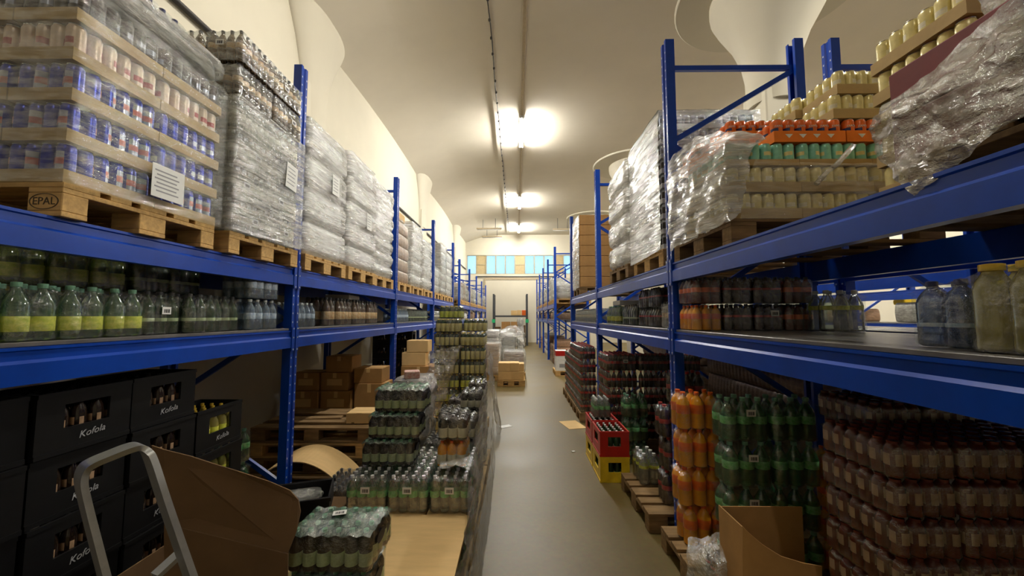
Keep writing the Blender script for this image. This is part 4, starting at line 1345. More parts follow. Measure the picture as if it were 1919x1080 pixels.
# second partial layer lifts the sheet
ZSH = 0.455
mb = MB(); mb.box(-0.42, 0.42, -0.41, 0.41, 0, 0.006, 0, 0.001)
for c, x in enumerate((-0.43, -0.69, -0.95)):
    carton(x - 0.127, x + 0.127, 1.65, 2.44, CZ + 0.004, ZSH - 0.004, 'long flat box under the cardboard sheet, %s from the aisle' % NTH[c], cardl, None, 0, False)
sh = O('cardboard_sheet', mb.mesh('cardboard_sheet', cardl), None, (-0.71, 2.055, ZSH))
tag(sh, 'large pale cardboard sheet lying on the aisle load behind the soda packs', 'cardboard sheet')
for r, (yc) in enumerate((2.57, 2.77, 2.97)):
    for c, x in enumerate((-0.415, -0.675, -0.935)):
        if r == 2 and c > 1: continue
        fc = 'T' + ('S' if r == 0 else '') + ('E' if c == 0 else '')
        bc = ((0.0, -0.0985, 0.135), 0) if r == 0 and c < 3 else None
        pack('water12', x, yc, ZSH + 0.008 if r == 0 else ZSH + 0.008, 'green-labelled water pack behind the cardboard sheet, %s row, %s from the aisle' % (NTH[r], NTH[c]), fc, 0, 'water packs behind the sheet', bc, 0.008)
for c, x in enumerate((-0.43, -0.69, -0.95)):
    carton(x - 0.125, x + 0.125, 2.47, 3.07, CZ + 0.004, ZSH + 0.004, 'long flat box under the upper water packs, %s from the aisle' % NTH[c], cardl, None, 0, False)
ZW = ZSH + 0.008 + 0.221
# the dark packs
for k in range(3):
    pack('dark24', -0.86 + 0.03 * k, 2.755 + 0.025 * k, ZW + k * 0.168, 'dark bottle pack with pale labels, %s of the three on the water packs' % lay(k, 3), 'ES' + ('T'), 0.0, 'stacked dark packs', None, 0.012)
pack('orw', -0.43, 2.745, ZW, 'orange bottle pack with white labels under a dark pack', 'EST', 0, None)
pack('darkw', -0.425, 2.75, ZW + 0.168, 'dark bottle pack with cream labels on the orange pack', 'EST', 0, None)
# taller heap behind
pallet(-1.10, -0.30, 4.14, 4.60, 0, 'short wooden pallet under the farthest dark packs with cream labels', wood)
for r, y in enumerate((3.22, 3.49, 3.76, 4.30)):
    for c, x in enumerate((-0.42, -0.63)):
        n = (3, 3, 4, 4)[r] if c == 0 else (2, 2, 3, 3)[r]
        base = CZ + 0.01 if r < 1 else DECK
        for k in range(n + (0, 1, 1, 1)[r]):
            pack('darkw', x, y, base + k * 0.168 + 0.0, 'dark pack with cream labels in the aisle heap, %s, %s row, %s' % (ORD[k], NTH[r], ('aisle side', 'inner side')[c]), 'EST', 0, 'dark packs with cream labels', None, 0.01)
# film-covered heap at the middle
wrapped(-1.06, -0.79, 3.36, 3.80, DECK, [0.2, 0.2, 0.2, 0.2, 0.16], 'heap under crumpled film between the dark packs and the box pile', wrapw, f_crump, None, 9, 0.05, flute=0.004)
carton(-0.98, -0.85, 3.38, 3.5, DECK + 0.985, DECK + 1.05, 'small red and white box lying on the film-covered heap', solid('red_white_print', srgb(206, 120, 104), 0.5, 0, 0.3, 60, 0, None, 0.5, srgb(232, 214, 200)), None, 0.3, False)
# stretch film hanging on the aisle side
rows = [[(-0.285, 2.55, 0.66), (-0.285, 3.0, 0.98), (-0.28, 3.6, 1.06), (-0.28, 4.5, 1.02)],
        [(-0.265, 2.50, 0.45), (-0.26, 3.0, 0.6), (-0.255, 3.6, 0.62), (-0.26, 4.5, 0.6)],
        [(-0.245, 2.45, 0.22), (-0.24, 3.0, 0.28), (-0.24, 3.6, 0.25), (-0.25, 4.5, 0.2)],
        [(-0.225, 2.40, 0.03), (-0.225, 3.0, 0.03), (-0.225, 3.6, 0.03), (-0.24, 4.5, 0.03)]]
tag(O('stretch_film', sheet('stretch_film', rows, f_milk, 0.02, 60, 40, 8, 2)), 'long stretch film hanging down the aisle side of the dark packs', 'stretch film')
rows = [[(-0.285, 1.66, 0.42), (-0.285, 1.9, 0.42), (-0.285, 2.2, 0.46), (-0.285, 2.52, 0.66)],
        [(-0.265, 1.66, 0.30), (-0.265, 1.9, 0.30), (-0.26, 2.2, 0.32), (-0.255, 2.50, 0.45)],
        [(-0.245, 1.66, 0.16), (-0.22, 1.9, 0.18), (-0.225, 2.2, 0.18), (-0.235, 2.47, 0.25)],
        [(-0.235, 1.66, 0.03), (-0.17, 1.9, 0.04), (-0.165, 2.15, 0.04), (-0.19, 2.42, 0.04)]]
tag(O('stretch_film', sheet('stretch_film', rows, f_crump, 0.04, 50, 36, 9, 5)), 'crumpled stretch film at the foot of the cardboard sheet load, by the aisle floor', 'stretch film')
rows = [[(-0.50, 2.60, 0.72), (-0.40, 2.62, 0.745), (-0.30, 2.66, 0.74), (-0.26, 2.7, 0.66)],
        [(-0.48, 2.52, 0.71), (-0.38, 2.50, 0.74), (-0.28, 2.5, 0.72), (-0.25, 2.55, 0.6)],
        [(-0.46, 2.85, 0.74), (-0.36, 2.9, 0.78), (-0.28, 2.9, 0.75), (-0.25, 2.9, 0.66)]]
tag(O('stretch_film', sheet('stretch_film', rows[:2], f_crump, 0.02, 20, 14, 12, 8)), 'tuft of crumpled film on the water pack at the aisle edge', 'stretch film')
# soda packs on the sheet, nearest the camera
for k in range(2):
    pack('dark24', -0.775 + 0.01 * k, 1.765 - 0.008 * k, ZSH + 0.008 + k * 0.170, 'dark bottle pack under green film on the cardboard sheet, %s of the two in front' % ('lower', 'upper')[k], 'EST', 0.0, 'front dark packs', ((0.02, 0.05, 0.1655), 0) if False else None)
b_ = O('barcode_label', BARCODE, None, (0, 0, 0))
pk = [o for o in bpy.data.objects if o.parent is None and 'upper of the two in front' in str(o.get('label', ''))][0]
b_.parent = pk; b_.location = (-0.02, 0.03, 0.1662); b_.rotation_euler = (-PI / 2, 0, 0.3)
pack('dark24', -0.86, 2.12, ZSH + 0.008, 'dark bottle pack behind the front pair, half hidden', 'EST', 0.0)
# black tray with crumpled film, and small brown bottles, left of the water packs
cr = T('black_tray', 'shallow black plastic tray holding crumpled film behind the big carton', 'tray', (-1.40, 2.56, 0.43), 0.35)
mb = MB()
mb.box(-0.2, 0.2, -0.15, 0.15, 0, 0.01); mb.box(-0.2, 0.2, -0.15, -0.14, 0.01, 0.12); mb.box(-0.2, 0.2, 0.14, 0.15, 0.01, 0.12); mb.box(-0.2, -0.19, -0.14, 0.14, 0.01, 0.12); mb.box(0.19, 0.2, -0.14, 0.14, 0.01, 0.12)
mb.box(-0.21, 0.21, -0.16, -0.15, 0.10, 0.122); mb.box(-0.21, 0.21, 0.15, 0.16, 0.10, 0.122)
O('tray_body', mb.mesh('tray_body', blackp), cr)
carton(-1.66, -1.14, 2.36, 2.78, 0.0, 0.428, 'plain box under the shallow black tray', cardd, None, 0, False)
carton(-1.56, -1.14, 2.81, 3.2, 0.0, 0.24, 'plain box under the brownish bottle pack', cardd, None, 0, False)
tag(O('film_ball', puffy_mesh('film_ball', 0.15, 0.1, 0.09, f_crump, 0.02, 0.06, 0.06, 0.03, 3, 0.02, 0.05), None, (-1.40, 2.56, 0.4435), (0, 0, 0.35)), 'ball of crumpled film lying in the black tray', 'film')
pack('tan24', -1.29, 3.005, 0.242, 'brownish bottle pack beside the black tray', 'EST', 0)

# farther loads in the aisle, wall side
pallet(-1.45, -0.42, 5.28, 6.08, 0, 'wooden pallet under the tall yellow and green bottle stack', wood)
yg = B('yellow_bottle', 0.062, 0.18, darkg, yellab, yellowcap, (0.08, 0.56), 0.64, 8)
kind('yg', 'soda_pack', 'pack of bottles', 5, 4, 0.066, 0.183, yg, f_pack)
yc = B('cream_bottle', 0.062, 0.18, darkg, creamyl, yellowcap, (0.06, 0.66), 0.7, 8)
kind('yc', 'soda_pack', 'pack of bottles', 5, 4, 0.066, 0.183, yc, f_pack)
for c, x in enumerate((-0.60, -0.945)):
    for r, y in enumerate((5.42, 5.70)):
        n = (7, 8)[c] if r == 0 else (8, 9)[c]
        if c == 0 and r == 1: n = 8
        for k in range(n):
            if r == 1 and k < n - 2: continue
            key = 'yc' if k in (0, 4, 5, 6, 7) else 'yg'
            pack(key, x + 0.006 * (k % 2), y, DECK + k * 0.1865, '%s bottle pack of the tall yellow stack, %s layer, %s row, %s side' % ({'yc': 'cream', 'yg': 'green and yellow'}[key], ORD[k], ('front', 'rear')[r], ('aisle', 'wall')[c]), ('S' if r == 0 else '') + ('E' if c == 0 else '') + ('T' if k == n - 1 else '') or 'S', 0, 'tall yellow stack') if not (r == 1 and k < n - 2) else None
for c, x in enumerate((-0.60, -0.945)):
    n = (8, 9)[c] - 2
    wrapped(x - 0.168, x + 0.168, 5.562, 5.838, DECK + 0.001, [0.1865] * n, 'plain wrapped packs at the rear of the tall yellow stack, %s column' % ('aisle', 'wall')[c], wrapb, None, film_on=False, flute=0.004, inset=0.004, jig=0.002)
rows = [[(-1.15, 5.25, 1.2), (-0.95, 5.22, 1.25), (-0.75, 5.24, 1.3)], [(-1.22, 5.2, 0.8), (-1.0, 5.2, 0.85), (-0.85, 5.24, 1.0)], [(-1.25, 5.2, 0.35), (-1.05, 5.2, 0.35), (-0.95, 5.24, 0.6)]]
tag(O('stretch_film', sheet('stretch_film', rows, f_crump, 0.05, 24, 24, 7, 12)), 'loose film hanging on the front of the tall yellow stack', 'stretch film')
rows = [[(-0.40, 5.27, 1.05), (-0.38, 5.6, 1.15), (-0.38, 6.0, 1.1)], [(-0.33, 5.25, 0.6), (-0.32, 5.6, 0.6), (-0.33, 6.0, 0.6)], [(-0.25, 5.22, 0.1), (-0.22, 5.6, 0.08), (-0.25, 6.0, 0.08)]]
tag(O('stretch_film', sheet('stretch_film', rows, f_crump, 0.05, 24, 24, 7, 15)), 'loose film hanging on the aisle side of the tall yellow stack', 'stretch film')
pallet(-1.2, -0.40, 4.66, 5.2, 0, 'low pallet with a yellow box before the tall yellow stack', wood)
carton(-0.72, -0.42, 4.7, 5.1, DECK, 0.42, 'yellow box on the low pallet before the tall yellow stack', yelp, None, 0, False)
# boxes on a pallet
pallet(-0.46, 0.20, 9.4, 10.2, 0, 'wooden pallet under the tan boxes in the aisle', wood)
bx = [(-0.27, 9.45, .147, .34, .36, .2), (0.03, 9.44, .147, .30, .40, .2), (-0.30, 9.46, .35, .28, .38, .2), (-0.05, 9.46, .35, .22, .38, .2), (0.12, 9.48, .35, .12, .36, .18)]
for i, (x, y, z, lx, ly, h) in enumerate(bx):
    carton(x - lx / 2, x + lx / 2, y, y + ly, z, z + h, 'tan box on the pallet in the aisle, %s' % ('lower wall side', 'lower aisle side', 'upper wall side', 'upper middle', 'upper narrow one')[i], cardl, None, 0.0)
for i, (x0, x1, y0, y1, hs, m, nm) in enumerate((
        (-0.38, 0.24, 10.6, 11.4, [0.14] * 4, wrapb, 'dark trays behind the tan boxes'),
        (-0.95, -0.42, 10.2, 11.0, [0.2] * 4, wrapt, 'yellowish packs beside the tan boxes'),
        (-0.46, -0.04, 12.25, 13.0, [0.3, 0.3, 0.3, 0.2], wrapg, 'grey goods under a white film hood'),
        (0.03, 0.22, 12.25, 12.9, [0.3, 0.3, 0.3, 0.3, 0.25], wrapg, 'slim tower under white film'),
        (-1.15, -0.52, 11.6, 12.5, [0.22] * 5, wrapw, 'white packs in the aisle beyond the tall stack'),
        (-1.15, -0.45, 14.0, 14.8, [0.25] * 4, wrapt, 'tan packs in the aisle beyond the film hood'))):
    pallet(x0, x1, y0, y1, 0, 'wooden pallet under ' + nm, wood, True)
    wrapped(x0, x1, y0, y1, DECK, hs, nm, m, f_milk, None, None, 0.02)
rows = [[(-0.62, 12.12, 1.1), (-0.3, 12.1, 1.36), (0.0, 12.1, 1.40), (0.17, 12.15, 1.2)], [(-0.72, 12.1, 0.7), (-0.35, 12.05, 1.05), (0.05, 12.05, 1.0), (0.24, 12.1, 0.75)]]
tag(O('stretch_film', sheet('stretch_film', rows, f_heavy, 0.08, 20, 16, 4, 3)), 'white film hood hanging over the grey goods', 'stretch film')

# ================================================================== RIGHT, UPPER LEVEL
# golden can trays past the open shelf
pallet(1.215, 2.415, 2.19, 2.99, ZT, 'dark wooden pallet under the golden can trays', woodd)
g0 = ZP
COLX = (1.424, 1.838, 2.252)
ROWY = (2.342, 2.624)
for k in range(3):
    for c, x in enumerate(COLX):
        for r, y in enumerate(ROWY):
            key = ('gold', 'gold', 'teal')[k]
            tray(key, x + (0.003 * (k % 2)), y, g0 + k * 0.155, 'tray of %s cans, %s layer, %s row, %s from the aisle' % (('golden', 'golden', 'teal green')[k], ORD[k], ('front', 'rear')[r], NTH[c]),
                 ('S' if r == 0 else '') + ('W' if c == 0 else '') + ('N' if r == 1 else '') + ('T' if k == 2 and c == 0 else ''), 0, 'golden and teal can trays')
z4 = g0 + 2 * 0.155 + 0.140
tray('fan', 1.70, 2.346, z4, 'orange can carton with white triangles, front row, beside the film', 'SWT', 0, None, True)
tray('fan', 2.118, 2.346, z4, 'orange can carton with white triangles, front row, away from the aisle', 'ST', 0, None, True)
tray('fan', 1.40, 2.655, z4, 'orange can carton in the rear row, under the raised one', 'SWT', 0, None, True)
tray('fan', 1.81, 2.655, z4, 'orange can carton in the rear row, away from the aisle', 'ST', 0, None, False)
tray('fan', 1.60, 2.645, z4 + 0.148, 'raised orange can carton, topmost of the orange ones', 'SWT', 0, None, True)
tray('gold', 2.03, 2.65, z4 + 0.148, 'tray of golden cans beside the raised orange carton', 'SWT')
tray('gold', 2.06, 2.36, z4 + 0.148, 'tray of golden cans on the front orange cartons, lower one', 'SWT')
tray('gold', 2.10, 2.37, z4 + 0.148 + 0.156, 'tray of golden cans on the front orange cartons, upper one', 'SWT')
tray('gold', 2.06, 2.66, z4 + 0.148 + 0.156, 'tray of golden cans in the rear row, topmost', 'SWT')
rows = [[(1.45, 2.20, 2.70), (1.30, 2.25, 2.76), (1.19, 2.5, 2.86), (1.18, 2.95, 2.88)],
        [(1.36, 2.165, 2.62), (1.20, 2.18, 2.66), (1.165, 2.5, 2.64), (1.17, 2.97, 2.6)],
        [(1.30, 2.165, 2.45), (1.17, 2.18, 2.45), (1.15, 2.5, 2.42), (1.16, 2.97, 2.4)],
        [(1.26, 2.165, 2.25), (1.19, 2.18, 2.20), (1.17, 2.5, 2.18), (1.175, 2.97, 2.17)]]
tag(O('stretch_film', sheet('stretch_film', rows, f_heavy, 0.035, 44, 40, 9, 31)), 'bright crumpled stretch film over the aisle side of the golden trays', 'stretch film')
rows = [[(1.36, 2.175, 2.56), (1.6, 2.168, 2.54), (1.9, 2.165, 2.53), (2.3, 2.16, 2.55)], [(1.3, 2.17, 2.42), (1.6, 2.172, 2.40), (1.9, 2.165, 2.40), (2.3, 2.165, 2.42)], [(1.26, 2.17, 2.22), (1.6, 2.18, 2.22), (1.9, 2.17, 2.22), (2.3, 2.17, 2.22)]]
tag(O('stretch_film', sheet('stretch_film', rows, f_clear, 0.008, 40, 20, 9, 33)), 'thin clear stretch film across the front of the golden trays', 'stretch film')
mb = MB(); mb.tube([(1.66, 2.13, 2.40), (1.72, 2.12, 2.47), (1.76, 2.11, 2.50), (1.82, 2.10, 2.57), (1.86, 2.11, 2.61)], 0.014, 7)
tag(O('film_strand', mb.mesh('film_strand', f_crump)), 'twisted strand of film hanging before the golden trays', 'film')
# inner load between, golden trays set back from the aisle
pallet(1.74, 2.44, 1.42, 1.90, ZT, 'small wooden pallet under the golden trays set back near the camera', woodd)
for k in range(5):
    for r, x in enumerate((1.892, 2.176)):
        tray('goldy', x, 1.66, g0 + k * 0.155, 'tray of golden cans set back near the camera, %s layer, %s row' % (lay(k, 5), ('aisle', 'rear')[r]), ('W' if r == 0 else '') + 'SN' + ('T' if k == 4 else ''), 0, 'set back golden trays')
# nearest load, hanging film over dark red trays
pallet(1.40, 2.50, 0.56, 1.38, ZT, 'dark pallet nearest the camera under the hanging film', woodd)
for k in range(2):
    for c, (y0, y1) in enumerate(((0.58, 0.99), (1.005, 1.435))):
        carton(1.41, 1.735, y0, y1, g0 + k * 0.178, g0 + (k + 1) * 0.178 - 0.003, 'dark red carton under the hanging film, %s, %s' % (('lower', 'upper')[k], ('nearer the camera', 'farther one')[c]), darkredc, None, 0, False)
rows = [[P3(1652, 205, 1.36), P3(1724, 145, 1.26), P3(1830, 58, 1.12), P3(1985, -75, 0.97)],
        [P3(1622, 235, 1.30), P3(1722, 190, 1.14), P3(1850, 110, 1.00), P3(1990, 20, 0.88)],
        [P3(1640, 305, 1.27), P3(1738, 275, 1.12), P3(1850, 190, 0.98), P3(1985, 120, 0.88)],
        [P3(1702, 366, 1.17), P3(1765, 330, 1.09), P3(1835, 255, 0.99), P3(1975, 200, 0.88)]]
tag(O('stretch_film', sheet('stretch_film', rows, f_grey, 0.035, 60, 50, 11, 41)), 'big crumpled grey stretch film hanging over the beam nearest the camera', 'stretch film')
rows = [[P3(1800, -40, 1.3), P3(1880, -60, 1.2), P3(1990, -90, 1.1)], [P3(1845, 55, 1.2), P3(1900, 25, 1.1), P3(1990, -20, 1.0)]]
tag(O('stretch_film', sheet('stretch_film', rows, f_grey, 0.03, 24, 20, 11, 47)), 'second fold of grey film above the dark red cartons', 'stretch film')

# second bay: tall tray load, bulging white load
pallet(1.205, 2.405, 3.19, 3.99, ZT, 'pale wooden pallet with a branded block under the tall silver can load', wood)
ep = O('branded_lettering', EP, bpy.data.objects[[o.name for o in bpy.data.objects if o.get('label', '').startswith('pale wooden pallet with a branded')][0]], (-0.5275, -0.4055, 0.062), label='burnt lettering')
e = O('branded_oval', OV, ep.parent, (-0.5275, -0.4055, 0.062), (PI / 2, 0, 0), label='burnt oval'); e.scale = (1.25, 0.68, 1)
for k in range(9):
    for c, x in enumerate((1.42, 1.828)):
        for r, y in enumerate((3.345, 3.623, 3.90)):
            if c == 1 and r > 0 and k < 8: continue
            if r == 2 and c == 1: continue
            tray('silv', x, y - 0.006, g0 + k * 0.1285, 'tray of silver and dark cans, %s layer of the tall load, %s row, %s side' % (lay(k, 9), NTH[r], ('aisle', 'inner')[c]),
                 ('S' if r == 0 else '') + ('W' if c == 0 else '') + ('T' if k == 8 else '') or 'N', 0, 'silver can trays')
rows = [[(1.198, 3.19, 3.40), (1.19, 3.5, 3.405), (1.19, 4.03, 3.40)], [(1.188, 3.19, 3.0), (1.185, 3.5, 3.0), (1.19, 4.03, 3.0)], [(1.188, 3.19, 2.6), (1.18, 3.5, 2.6), (1.185, 4.03, 2.6)], [(1.19, 3.19, 2.22), (1.185, 3.5, 2.2), (1.185, 4.03, 2.19)]]
tag(O('stretch_film', sheet('stretch_film', rows, f_heavy, 0.012, 34, 44, 9, 51)), 'white stretch film over the aisle side of the tall silver can load', 'stretch film')
rows = [[(1.19, 3.185, 3.405), (1.6, 3.18, 3.41), (2.05, 3.185, 3.405)], [(1.2, 3.6, 3.42), (1.6, 3.6, 3.425), (2.05, 3.6, 3.42)], [(1.2, 4.04, 3.41), (1.6, 4.04, 3.41), (2.05, 4.04, 3.41)]]
tag(O('stretch_film', sheet('stretch_film', rows, f_heavy, 0.008, 30, 24, 9, 53)), 'white stretch film lying over the top of the tall silver can load', 'stretch film')
rows = [[(1.195, 3.178, 3.40), (1.6, 3.178, 3.405), (2.05, 3.18, 3.40)], [(1.2, 3.176, 3.2), (1.6, 3.176, 3.2), (2.05, 3.176, 3.2)], [(1.2, 3.18, 3.0), (1.6, 3.178, 2.9), (2.05, 3.178, 2.8)]]
tag(O('stretch_film', sheet('stretch_film', rows, f_milk, 0.006, 24, 24, 9, 55)), 'pale stretch film across the upper front of the tall silver can load', 'stretch film')
pallet(1.17, 2.37, 4.08, 4.88, ZT, 'wooden pallet under the bulging white load past the tall silver cans', woodd)
wrapped(1.17, 2.35, 4.09, 4.87, ZP, [0.27, 0.29, 0.29, 0.28], 'bulging white wrapped load past the tall silver cans', wrapw, f_heavy, None, 7, 0.02, flute=0.003, jig=0.05)
# third bay: tan boxes
pallet(1.205, 2.405, 7.40, 8.2, ZT, 'wooden pallet under the tall pile of tan boxes', woodd)
for k in range(7):
    for c in range(3):
        carton(1.215 + c * 0.395, 1.605 + c * 0.395, 7.41, 7.79, g0 + k * 0.2, g0 + (k + 1) * 0.2 - 0.003, 'tan cardboard box in the tall pile, %s layer, %s from the aisle' % (lay(k, 7), NTH[c]), card, 'tan boxes in the tall pile', random.uniform(-0.008, 0.008), False)
    carton(1.215, 1.605, 7.80, 8.19, g0 + k * 0.2, g0 + (k + 1) * 0.2 - 0.003, 'tan cardboard box in the tall pile, %s layer, rear of the aisle side' % lay(k, 7), card, 'tan boxes in the tall pile', 0, False)
rows = [[(1.2, 7.39, 3.62), (1.19, 7.8, 3.63), (1.19, 8.22, 3.62)], [(1.19, 7.39, 2.9), (1.18, 7.8, 2.9), (1.185, 8.22, 2.9)], [(1.19, 7.39, 2.22), (1.185, 7.8, 2.2), (1.19, 8.22, 2.2)]]
tag(O('stretch_film', sheet('stretch_film', rows, f_heavy, 0.02, 20, 30, 7, 61)), 'white stretch film over the aisle side of the tan boxes', 'stretch film')
for b in range(4):
    for i in range(3):
        y0 = RP2[b] + 0.18 + i * 0.87
        pallet(1.22, 2.4, y0, y0 + 0.8, ZT, 'wooden pallet, far rack opposite the wall, %s bay, %s of three' % (NTH[b], NTH[i]))
        wrapped(1.24, 2.38, y0 + .02, y0 + .78, ZP, [0.22, 0.2, 0.22, 0.2][: 2 + (2 * b + i) % 3], 'grey and white wrapped load, far rack opposite the wall, %s bay, %s of three' % (NTH[b], NTH[i]), [wrapg, wrapw, wrapw, wrapt][(b * 2 + i) % 4], f_milk, flute=0.012)
for b in range(4):
    for c in range(3):
        y0 = RP2[b] + 0.25 + c * 0.8
        wrapped(1.26, 1.9, y0, y0 + 0.7, ZM, [0.22 + 0.06 * ((b + c) % 2)], 'low wrapped pack on the far shelf opposite the wall, %s bay, %s of three' % (NTH[b], NTH[c]), [wrapb, wrapg, wrapt][(b + c) % 3], None, film_on=False, name='wrapped_pack', cat='wrapped pack', flute=0.014)

# ================================================================== RIGHT, MIDDLE LEVEL
ROW = (('fan12', 'orange bottle'), ('colas', 'dark cola'), ('colas', 'dark cola'), ('redd', 'reddish bottle'))
for c, (key, nm) in enumerate(ROW):
    for k in range(2):
        kk = 'redd' if (c == 0 and k) else key
        pack(kk, 1.325 + c * 0.212, 2.845, ZM + k * 0.189, '%s pack, %s, %s from the aisle, row beside the first post' % ('reddish bottle' if kk == 'redd' else nm, ('on the shelf', 'upper one')[k], NTH[c]), 'WST', 0, 'packs beside the first post', ((0.03, -0.137, 0.12), 0) if (c, k) == (2, 0) else None, 0.015)
pack('clear6', 2.12, 2.62, ZM, 'clear bottle pack at the rear of the shelf beside the reddish packs', 'WST', 0)
kind('yel6', 'soda_pack', 'pack of bottles', 3, 2, 0.084, 0.245, B('yellow_bottle', 0.084, 0.243, pet_yellow, pet_yellow, yellowcap, (0.2, 0.3), 0.70, neck=0.5), f_pack)
pack('yel6', 1.405, 1.05, ZM, 'yellow bottle pack with yellow caps at the camera end of the shelf', 'WSNT', 0)
pack('yel6', 1.405, 0.87, ZM, 'yellow bottle pack with yellow caps, second one, cut by the frame edge', 'WT', 0)
pack('jug', 1.46, 1.26, ZM, 'dusky blue water pack standing on the empty shelf board', 'WSNT', 0)
pack('green6', 1.76, 1.10, ZM, 'dark green bottle pack between the blue and the yellow packs', 'WST', 0)
# second bay
for c, (y, key, n) in enumerate(((3.28, 'tan24', 1), (3.75, 'colas', 2), (4.06, 'colas', 2), (4.40, 'dgreen6', 1), (4.66, 'dgreen6', 1), (5.0, 'lime6', 1), (5.22, 'lime6', 1), (5.44, 'lime6', 1))):
    for k in range(n):
        pack(key, 1.40, y, ZM + k * 0.189, '%s bottle pack on the shelf past the first post, %s, %s' % ({'t': 'brownish', 'c': 'dark cola', 'd': 'dark green', 'l': 'greenish'}[key[0]], NTH[c], lay(k, n) if n > 1 else 'single'), 'WST', 0, 'second bay packs', None, 0.02)
carton(1.28, 1.6, 4.85, 5.2, ZM + 0.24, ZM + 0.30, 'flat white box on the greenish packs past the first post', white, None, 0, False)
for c in range(6):
    pack('clear24', 1.38, 6.2 + c * 0.395, ZM, 'clear bottle pack on the shelf past the second post, %s of six' % NTH[c], 'WST', 0, 'third bay packs')
# rack across the second aisle
for i in range(7):
    y0 = (4.5, 5.2, 5.9, 7.3, 8.0, 8.7, 6.5)[i]
    if i == 6: continue
    wrapped(6.16, 6.8, y0, y0 + 0.6, ZM, [0.24 + 0.04 * (i % 3)], 'wrapped pack seen through the shelf across the second aisle, %s of seven' % NTH[i], [wrapt, wrapw, wrapg][i % 3], None, film_on=False, name='wrapped_pack', cat='wrapped pack')
tag(O('yellow_box', puffy_mesh('yellow_box', 0.1, 0.1, 0.1, yelp, 0.0, 0.1, 0.02, 0.005), None, (6.4, 6.5, ZM + 0.29)), 'small yellow tub seen through the shelf across the second aisle', 'tub')

# ================================================================== RIGHT, FLOOR
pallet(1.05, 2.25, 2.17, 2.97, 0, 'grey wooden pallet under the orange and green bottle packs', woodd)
for k in range(4):
    pack('orange6', 1.25 + (0.012, -0.012, 0.004, -0.006)[k], 2.80, DECK + k * 0.2515, 'orange soda pack, %s of the four stacked beside the first post' % lay(k, 4), 'WST', 0, 'orange soda packs', None, 0.05)
for k in range(4):
    for c, x in enumerate((1.375, 1.665)):
        pack('green6', x, 2.47 + 0.01 * (k % 2), DECK + k * 0.2585, 'green soda pack, %s layer, %s from the orange packs' % (lay(k, 4), NTH[c]), 'WS' + ('T' if k == 3 else ''), 0, 'green soda packs', ((0.02, -0.096, 0.17), 0) if c == 0 and k > 0 else None, 0.02)
for k in range(4):
    pack('fan12', 1.95, 2.40, DECK + k * 0.182, 'orange bottle pack deep behind the green packs, %s layer' % lay(k, 4), 'WST', 0, 'deep orange packs')
pack('colas', 1.20, 2.30, DECK, 'small cola pack in torn film at the pallet corner near the floor', 'WSET', 0.0, None, None, 0.1)
rows = [[P3(1290, 1010, 2.33), P3(1330, 1000, 2.20), P3(1375, 1005, 2.14)], [P3(1285, 1050, 2.25), P3(1325, 1045, 2.10), P3(1385, 1045, 2.08)], [P3(1285, 1110, 2.25), P3(1330, 1120, 2.1), P3(1385, 1120, 2.08)]]
tag(O('stretch_film', sheet('stretch_film', rows, f_crump, 0.035, 22, 22, 14, 71)), 'torn shiny film round the small cola pack near the floor', 'film')
# juice packs
pallet(1.31, 2.51, 1.38, 1.83, 0, 'pallet under the reddish juice packs nearest the camera', woodd)
for k in range(8):
    for c, x in enumerate((1.455, 1.697, 1.939)):
        pack('redj', x + 0.004 * (k % 2), 1.62 - 0.003 * (k % 3), DECK + k * 0.1345, 'reddish juice pack with pale labels, %s layer, %s from the aisle, front pile' % (lay(k, 8), NTH[c]), 'S' + ('W' if c == 0 else '') + ('T' if k == 7 else ''), 0, 'juice packs', None, 0.02)
for c, x in enumerate((1.73, 1.975)):
    wrapped(x - 0.12, x + 0.12, 1.84, 2.13, 0.0, [0.28] * 4 + [0.02], 'plain pile of wrapped packs behind the juice packs, %s from the aisle' % NTH[c], wrapb, None, film_on=False)
    pack('redj', x, 1.99, 1.145, 'reddish juice pack in the rear row, rising above the front pile, %s from the aisle' % NTH[c], 'SWT', 0)
# open carton in front of the green packs
cart = T('open_carton', 'open brown carton standing before the green soda packs', 'box', (1.3, 2.0, 0))
off = Vector((1.3, 2.0, 0))
pts = [P3(1388, 984, 1.93), P3(1402, 998, 1.92), P3(1425, 1018, 1.91), P3(1460, 1040, 1.90), P3(1500, 1052, 1.89), P3(1535, 1058, 1.88), P3(1535, 1300, 1.88), P3(1388, 1300, 1.93)]
panel('front_panel', [p - off for p in pts], 0.006, card, cart)
a = P3(1388, 984, 1.93)
mb = MB(); mb.box(a.x - off.x, a.x - off.x + 0.006, -0.07, 0.15, 0.0, a.z - 0.005); O('side_panel', mb.mesh('side_panel', card), cart)
mb = MB(); mb.box(a.x - off.x + 0.006, 0.2, 0.143, 0.149, 0.0, a.z - 0.01); O('rear_panel', mb.mesh('rear_panel', card), cart)
mb = MB(); mb.box(a.x - off.x + 0.006, 0.2, -0.06, 0.143, 0.0, 0.006); O('floor_panel', mb.mesh('floor_panel', card), cart)
